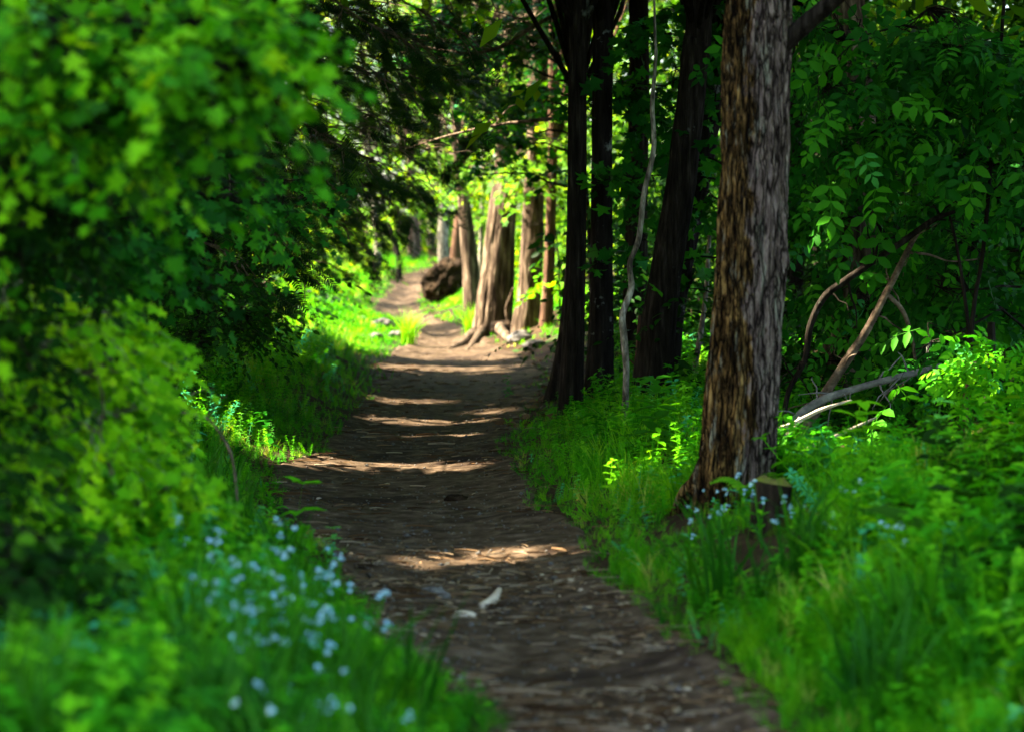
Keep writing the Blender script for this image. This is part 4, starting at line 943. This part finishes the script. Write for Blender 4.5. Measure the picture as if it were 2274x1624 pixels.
# short grass along both edges
g = Geo()
for side in (-1, 1):
    x, y = scatter(16000, 5.2, 17, side=side, pw=1.6, gap=0)
    s = off_path(x, y); m = rng.random(len(x)) < np.where(s < .5, 1.0, .45) * (.55 + .6 * (noise2(x, y, 2.2, 2, 71) > -.25)); x, y = x[m], y[m]
    put(g, FINE, x, y, hgt(x, y, .07, .17 if side > 0 else .2, .7), .25)
x, y = scatter(15000, 17, 33, pw=1.4, gap=0); s = off_path(x, y); m = (s < 2.2) & (rng.random(len(x)) < np.where((x > 0) & (y > 21) , .35, .9)); x, y = x[m], y[m]
put(g, FINE, x, y, hgt(x, y, .06, .18), .25)
stuff('grass', g, 'grass', 'short fine green grass along the edges of the path', 'grass')
# sunlit grass past the bend
g = Geo()
n = 17000; y = (33 ** -.6 + rng.random(n) * (84 ** -.6 - 33 ** -.6)) ** (1 / -.6); x = np.interp(y, _yy, (_xl + _xr) / 2) + rng.uniform(-3.8, 3.8, n)
m = (off_path(x, y) > .04) & ~((x > np.interp(y, _yy, _xr)) & (y < 41) & (rng.random(n) < .85)); x, y = x[m], y[m]
put(g, WIDE, x, y, hgt(x, y, .07, .30, 1.6), .25)
stuff('grass', g, 'grass', 'tall sunny grass on both sides of the far path', 'grass')
# tall grass clumps among the herbs
g = Geo()
x, y = scatter(1500, 5.2, 16, pw=1.6, gap=.3); m = noise2(x, y, 1.1, 2, 81) > .12; x, y = x[m], y[m]
put(g, TUFTS, x, y, .42, .2)
stuff('tall_grass', g, 'strap', 'taller darker grass standing among the herbs', 'grass')
# longer fine grass on the right verge
g = Geo()
x, y = scatter(12000, 6.0, 16, side=1, pw=1.6, gap=.12); m = (x < .20 * y) & (noise2(x, y, 1.5, 3, 93) > -.15); x, y = x[m], y[m]
put(g, FINE + TUFTS, x, y, hgt(x, y, .10, .30, .8), .3)
stuff('verge_grass', g, 'grass', 'long fine bright grass on the verge below the big tree', 'grass')
# leafy herbs
g = Geo()
x, y = scatter(9000, 5.0, 16.5, side=-1, pw=1.7, gap=.05); put(g, HERBS, x, y, hgt(x, y, .08, .25, 1.0), .22, np.array([.12, -.12, 0]))
x, y = scatter(5200, 6.0, 16.5, side=1, pw=1.6, gap=.22); m = (noise2(x, y, 1.3, 2, 91) > -.3); x, y = x[m], y[m]; put(g, HERBS[:3], x, y, hgt(x, y, .10, .34, 1.2), .22)
x, y = scatter(2200, 6.0, 13.5, side=1, pw=1.6, gap=.8); m = x > .135 * y; x, y = x[m], y[m]; put(g, HERBS[3:], x, y, .2, .3)
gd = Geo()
x, y = scatter(2600, 6.0, 14.5, side=1, pw=1.6, gap=.9); m = x > .175 * y; x, y = x[m], y[m]; put(gd, HERBS, x, y, .36, .3)  # corner darkness painted as a darker leaf colour
stuff('shade_dark_herbs', gd, 'shade_dark_leaf', 'leafy plants coloured dark for the shade of the lower right corner', 'herbs')
stuff('herbs', g, 'herb', 'mixed leafy green herbs covering both banks', 'herbs')
# low bedding herbs
g = Geo()
x, y = scatter(9000, 5.5, 17, pw=1.6, gap=.08); put(g, BEDS, x, y, hgt(x, y, .10, .30), .3)
x, y = scatter(9000, 16, 34, side=-1, pw=1.3, gap=0); m = off_path(x, y) < 4; x, y = x[m], y[m]; put(g, BEDS, x, y, hgt(x, y, .12, .42, 1.2), .3)
x, y = scatter(7000, 15.5, 30, side=1, pw=1.5, gap=.02); m = rng.random(len(x)) < np.where((off_path(x, y) < .9) & (y > 21), .12, 1); x, y = x[m], y[m]; put(g, BEDS + HERBS[:3], x, y, hgt(x, y, .07, .28, 1.0), .3)
stuff('ground_cover', g, 'herb', 'low whorled green plants carpeting the banks', 'ground cover')
# broad-leaved undergrowth of the wood
g = Geo()
def bushmass(n, fx, fy, hz, rad, size, tm=OVAL, nl=7, far=False, k=26):
    for i in range(n):
        y = fy(); x = fx(y); h = hz(); c = np.array([x, y, float(gz(x, y)) + h * .5])
        P, D = clump_twigs(c, np.array([rad, rad, h * .5]) * rng.uniform(.7, 1.3), k, 6)
        leaves_on(g, tm, P, D, .4, nl, size, (-.2, -.6, 1), .35, .5, far=far)
bushmass(70, lambda y: rng.uniform(.9, .24 * y + 1.5), lambda: rng.uniform(19.5, 30), lambda: rng.uniform(.6, 1.5), .7, .10)
bushmass(150, lambda y: rng.uniform(1.6, .24 * y + 2), lambda: rng.uniform(28, 44), lambda: rng.uniform(1.5, 7.5) , 1.2, .17, k=44)
bushmass(50, lambda y: rng.uniform(4.5, .24 * y + 2), lambda: rng.uniform(24, 36), lambda: rng.uniform(4, 10), 1.2, .17, k=44)
bushmass(60, lambda y: rng.uniform(-.24 * y - 2, -3.0 - .02 * y), lambda: rng.uniform(26, 44), lambda: rng.uniform(1.2, 4.0), 1.1, .15, k=40)
stuff('undergrowth', g, 'shade_dark_leaf', 'dim leafy undergrowth filling the wood behind the trunks', 'undergrowth')
g = Geo()
bushmass(90, lambda y: rng.uniform(.0, .2 * y), lambda: rng.uniform(46, 78), lambda: rng.uniform(1.2, 5.5), 1.3, .19, k=46)
bushmass(60, lambda y: rng.uniform(-.2 * y, -4.6), lambda: rng.uniform(46, 80), lambda: rng.uniform(1.0, 4.5), 1.3, .19, k=46)
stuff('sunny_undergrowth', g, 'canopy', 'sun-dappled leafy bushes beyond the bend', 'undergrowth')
g = Geo()
bushmass(420, lambda y: rng.uniform(-34, 34), lambda: rng.uniform(84, 112), lambda: rng.uniform(3, 27), 2.6, .42, k=70, nl=6, tm=BLADE)
stuff('distant_woods', g, 'canopy', 'distant wall of bright leafy woodland closing the view', 'woods')

# ------------------------------------------------------------------ litter on the path
g = Geo()
def drift(x, y):
    l, r = edges(y); u = np.abs((x - l) / np.maximum(r - l, .1) * 2 - 1)
    return rng.random(len(x)) < np.clip(.18 + .5 * u ** 2 + 1.1 * noise2(x, y, 2.1, 2, 55), .04, 1)
n = 5200; y = 4.5 * (60 / 4.5) ** rng.random(n); l, r = edges(y); x = l + (r - l) * rng.uniform(-.06, 1.06, n); m = drift(x, y); x, y = x[m], y[m]; n = len(x)
P = np.stack([x, y, surf(x, y) + .010], -1)
a = rng.uniform(0, 6.283, n); X = np.stack([np.cos(a), np.sin(a), rng.normal(size=n) * .15], -1)
g.inst(OVAL, P, X, np.array([0, 0, 1]) + rng.normal(size=(n, 3)) * .35, rng.uniform(.008, .04, n) * np.where(rng.random(n) < .04, 1.6, 1))
n = 3000; y = 5 * (34 / 5) ** rng.random(n); l, r = edges(y); x = l + (r - l) * rng.uniform(-.1, 1.1, n); m = drift(x, y); x, y = x[m], y[m]; n = len(x)
tw = _join([_strip([(0, 0, 0), (.5, .06, .02), (1, 0, 0)], [.03, .035, .02], (0, 0, 1)), _strip([(0, 0, 0), (.5, .06, .02), (1, 0, 0)], [.03, .035, .02], (0, 1, 0))])
a = rng.normal(0, .7, n)
g.inst(tw, np.stack([x, y, surf(x, y) + .014], -1), np.stack([np.cos(a), np.sin(a), 0 * a], -1), np.array([0, 0, 1]) + rng.normal(size=(n, 3)) * .1, rng.uniform(.03, .14, n) * np.where(rng.random(n) < .1, 1.8, 1))
n = 1300; y = 6 * (13 / 6) ** rng.random(n); l, r = edges(y); x = l + (r - l) * rng.uniform(-.03, 1.03, n); m = drift(x, y); x, y = x[m], y[m]; n = len(x); a = rng.normal(0, .9, n)
g.inst(tw, np.stack([x, y, surf(x, y) + .014], -1), np.stack([np.cos(a), np.sin(a), 0 * a], -1), np.array([0, 0, 1]) + rng.normal(size=(n, 3)) * .15, rng.uniform(.02, .11, n), rng.uniform(.75, 1, n))
n = 1200; y = 6 * (13 / 6) ** rng.random(n); l, r = edges(y); x = l + (r - l) * rng.uniform(-.03, 1.03, n); m = drift(x, y); x, y = x[m], y[m]; n = len(x); a = rng.uniform(0, 6.283, n)
g.inst(OVAL, np.stack([x, y, surf(x, y) + .012], -1), np.stack([np.cos(a), np.sin(a), rng.normal(size=n) * .2], -1), np.array([0, 0, 1]) + rng.normal(size=(n, 3)) * .4, rng.uniform(.015, .045, n), rng.uniform(.7, 1, n))
x, y = scatter(5000, 20, 46, side=1, pw=1.3, gap=-.05); m = off_path(x, y) < 1.6; x, y = x[m], y[m]; n = len(x); a = rng.uniform(0, 6.283, n)
g.inst(OVAL, np.stack([x, y, gz(x, y) + .02], -1), np.stack([np.cos(a), np.sin(a), rng.normal(size=n) * .2], -1), np.array([0, 0, 1]) + rng.normal(size=(n, 3)) * .5, rng.uniform(.05, .12, n))
stuff('leaf_litter', g, 'dry', 'dry brown leaves and twigs strewn over the path', 'leaf litter')
g = Geo()
n = 2600; y = 5 * (30 / 5) ** rng.random(n); l, r = edges(y); x = l + (r - l) * rng.uniform(0, 1, n)
peb = (np.array([(1, 0, 0), (-.9, .1, 0), (0, .7, 0), (.1, -.8, 0), (0, 0, .6), (0, 0, -.5)], float), np.array([(0, 2, 4), (2, 1, 4), (1, 3, 4), (3, 0, 4), (2, 0, 5), (1, 2, 5), (3, 1, 5), (0, 3, 5)]))
a = rng.uniform(0, 6.283, n); g.inst(peb, np.stack([x, y, surf(x, y) + .006], -1), np.stack([np.cos(a), np.sin(a), 0 * a], -1), np.array([0, 0, 1]) + rng.normal(size=(n, 3)) * .2, rng.uniform(.003, .012, n) * np.where(rng.random(n) < .05, 2.4, 1))
stuff('pebbles', g, 'stone', 'small pebbles pressed into the path', 'pebbles')

# ------------------------------------------------------------------ single plants
def plant(name, label, cat, base, parts, group=None):
    t = thing(name, label, cat, base, group)
    for pn, (tm, mat, size, z) in parts.items():
        g = Geo(); g.inst(tm, [np.asarray(base)], [(1, 0, 0)], [z], [size], np.array([rng.random()]))
        obj(pn, g, M[mat], t)
    return t
g_up = (0, -.1, 1)
for lab, px, s in (('arching fern catching the sun left of the big trunk', (1502, 1100), .30), ('bright drooping fern at the front of the big trunk', (1668, 1120), .27), ('fern in the gloom under the fallen sticks', (2080, 1130), .34)):
    b = ground_at(*px); b[1] -= .12; b[2] = float(gz(b[0], b[1])); t = thing('fern', lab, 'fern', b); g = Geo(); g.inst(fernplant(int(px[0])), [b], [(1, 0, 0)], [g_up], [s]); V = g.V[0]; g.A[0] = rng.random(len(V)); obj('fronds', g, M['fern'], t)
for lab, px, s, kind in (('tall broad-leaved plant before the dark trunks', (1462, 1040), .55, herb(31, 6, 4, .42)), ('leafy seedling at the left edge of the dark path', (655, 1235), .34, herb(32, 3, 4, .5)), ('second small seedling at the left path edge', (735, 1265), .2, herb(33, 4, 4, .34)),
                         ('broad-leaved plant in the lower right corner', (2150, 1560), .2, rosette(34, 12)), ('yellow-lit weed at the left end of the sunny stripe', (600, 1010), .30, herb(35, 5, 3, .4)), ('leafy green weed on the bare slope before the dark trunks', (1130, 890), .26, herb(36, 6, 5, .34)),
                         ('pale green nettle-like plant right of the stump', (1880, 1110), .5, herb(37, 6, 4, .38))):
    b = ground_at(*px); plant('leafy_plant', lab, 'plant', b, {'leaves': (kind, 'ash' if px[0] in (1462, 1130) else 'herb', s, g_up)})
def straps(seed, nb, w): return tuft(seed, nb, w, .7)
for lab, px, s, sd in (('dark clump of strap leaves in the lower left', (430, 1590), .52, 41), ('dark strap-leaved clump among the flowers near the path', (720, 1420), .3, 42), ('dark strap-leaved clump right of the stump', (1790, 1330), .52, 43), ('dark strap-leaved clump at the right edge', (2010, 1500), .5, 44)):
    b = ground_at(*px); t = thing('strap_leaf_clump', lab, 'plant', b); g = Geo(); g.inst(straps(sd, 34, .022), [b], [(1, 0, 0)], [(.1, -.1, 1)], [s]); g.A[0] = rng.random(len(g.A[0])); obj('leaves', g, M['strap'], t)
for lab, px, s in (('pale feathery grass tuft leaning onto the bend of the path', (905, 765), .6), ('sunlit grass tuft at the foot of the grey-brown tree', (1045, 748), .6)):
    b = ground_at(*px); t = thing('grass_tuft', lab, 'grass tuft', b); g = Geo(); g.inst(tuft(51, 160, .008, .9), [b], [(1, 0, 0)], [(.2, 0, 1)], [s]); g.A[0] = .6 + .4 * rng.random(len(g.A[0])); obj('blades', g, M['grass'], t)

# forget-me-nots
def bloom(seed, heads):
    """stems, leaves and petal clusters of one flowering plant, 1 unit tall"""
    r = np.random.default_rng(seed); gs, gp = Geo(), Geo()
    for i in range(heads):
        a = r.uniform(0, 6.28); h = r.uniform(.75, 1.1); e = np.array([math.cos(a) * .28 * r.random(), math.sin(a) * .28 * r.random(), h])
        v, f = _strip([(0, 0, 0), e * np.array([.3, .3, .5]), e], [.012, .010, .006], (1, .3, 0)); gs.add(v, f, .4)
        for t in (.3, .5, .7):
            b = r.uniform(0, 6.28); gs.inst(BLADE, [e * np.array([t * t, t * t, t])], [(math.cos(b), math.sin(b), .3)], [(0, 0, 1)], [.26], np.array([r.random()]))
        m = 4; fd = unit(r.normal(size=(m, 3)) * .6 + np.array([0, -.5, .8])); fc = e + fd * .034 + r.normal(size=(m, 3)) * .015
        for c, n in zip(fc, fd):
            u = unit(np.cross(n, (.3, .2, .9))); w = np.cross(n, u); q = np.arange(5) * 1.2566
            P = np.repeat(c[None], 5, 0); X = u * np.cos(q)[:, None] + w * np.sin(q)[:, None]
            gp.inst(BLADE if False else PETAL, P, X, np.repeat(n[None], 5, 0), np.full(5, .027), r.random(5))
    return gs, gp
PETAL = _t([(0, 0, 0), (.55, -.42, .06), (.55, .42, .06), (1, -.2, .05), (1, .2, .05)], [(0, 1, 2), (1, 3, 2), (3, 4, 2)])
protos = []
for s in range(4):
    gs, gp = bloom(60 + s, 2 + s % 2)
    protos.append((mesh('flower_stems', gs, M['herb']), mesh('flower_heads', gp, M['petal'])))
def flower(x, y, size, label, group):
    z = float(gz(x, y)); t = thing('forget_me_not', label, 'flower', (x, y, z), group)
    t.scale = (size,) * 3; t.rotation_euler = (rng.normal() * .1, rng.normal() * .1, rng.uniform(-.6, .6))
    a, b = protos[rng.integers(4)]
    for nm, me in (('stems', a), ('blossoms', b)):
        o = bpy.data.objects.new(nm, me); COL.objects.link(o); o.parent = t
FL = [(600, 1200), (450, 1190), (655, 1245), (545, 1280), (470, 1290), (610, 1320), (690, 1290), (730, 1320), (560, 1350), (640, 1370), (700, 1370), (760, 1380), (520, 1400), (600, 1410), (670, 1430), (740, 1440), (800, 1430), (820, 1440),
      (450, 1350), (430, 1420), (540, 1460), (620, 1480), (700, 1490), (780, 1490), (480, 1500), (560, 1540), (650, 1560), (730, 1570), (800, 1560), (700, 1330), (580, 1300), (660, 1400), (780, 1420), (500, 1330), (470, 1250), (850, 1600), (770, 1640), (680, 1640), (620, 1700), (730, 1700), (820, 1720), (560, 1640), (760, 1340), (720, 1260), (590, 1180), (530, 1210), (640, 1280), (575, 1250), (690, 1460), (630, 1440)]
for px, py in FL:
    b = ground_at(px + rng.normal() * 30, py + 148 + rng.normal() * 14)
    flower(b[0], b[1], .285 * rng.uniform(.85, 1.15), 'small blue-white forget-me-not in flower on the left bank', 'forget-me-nots on the left bank')
for px, py in ((1575, 1135), (1600, 1105), (1650, 1095), (1660, 1115), (1690, 1130), (1625, 1140), (1555, 1165), (1605, 1170), (1760, 1160), (1790, 1165), (1740, 1190), (1850, 1190), (1985, 1240), (2010, 1235), (1900, 1140), (1935, 1130), (1830, 1215), (1530, 1190)):
    b = ground_at(px, py + 88)
    flower(b[0], b[1], .24 * rng.uniform(.9, 1.15), 'small blue-white forget-me-not in flower around the stump on the right', 'forget-me-nots on the right')
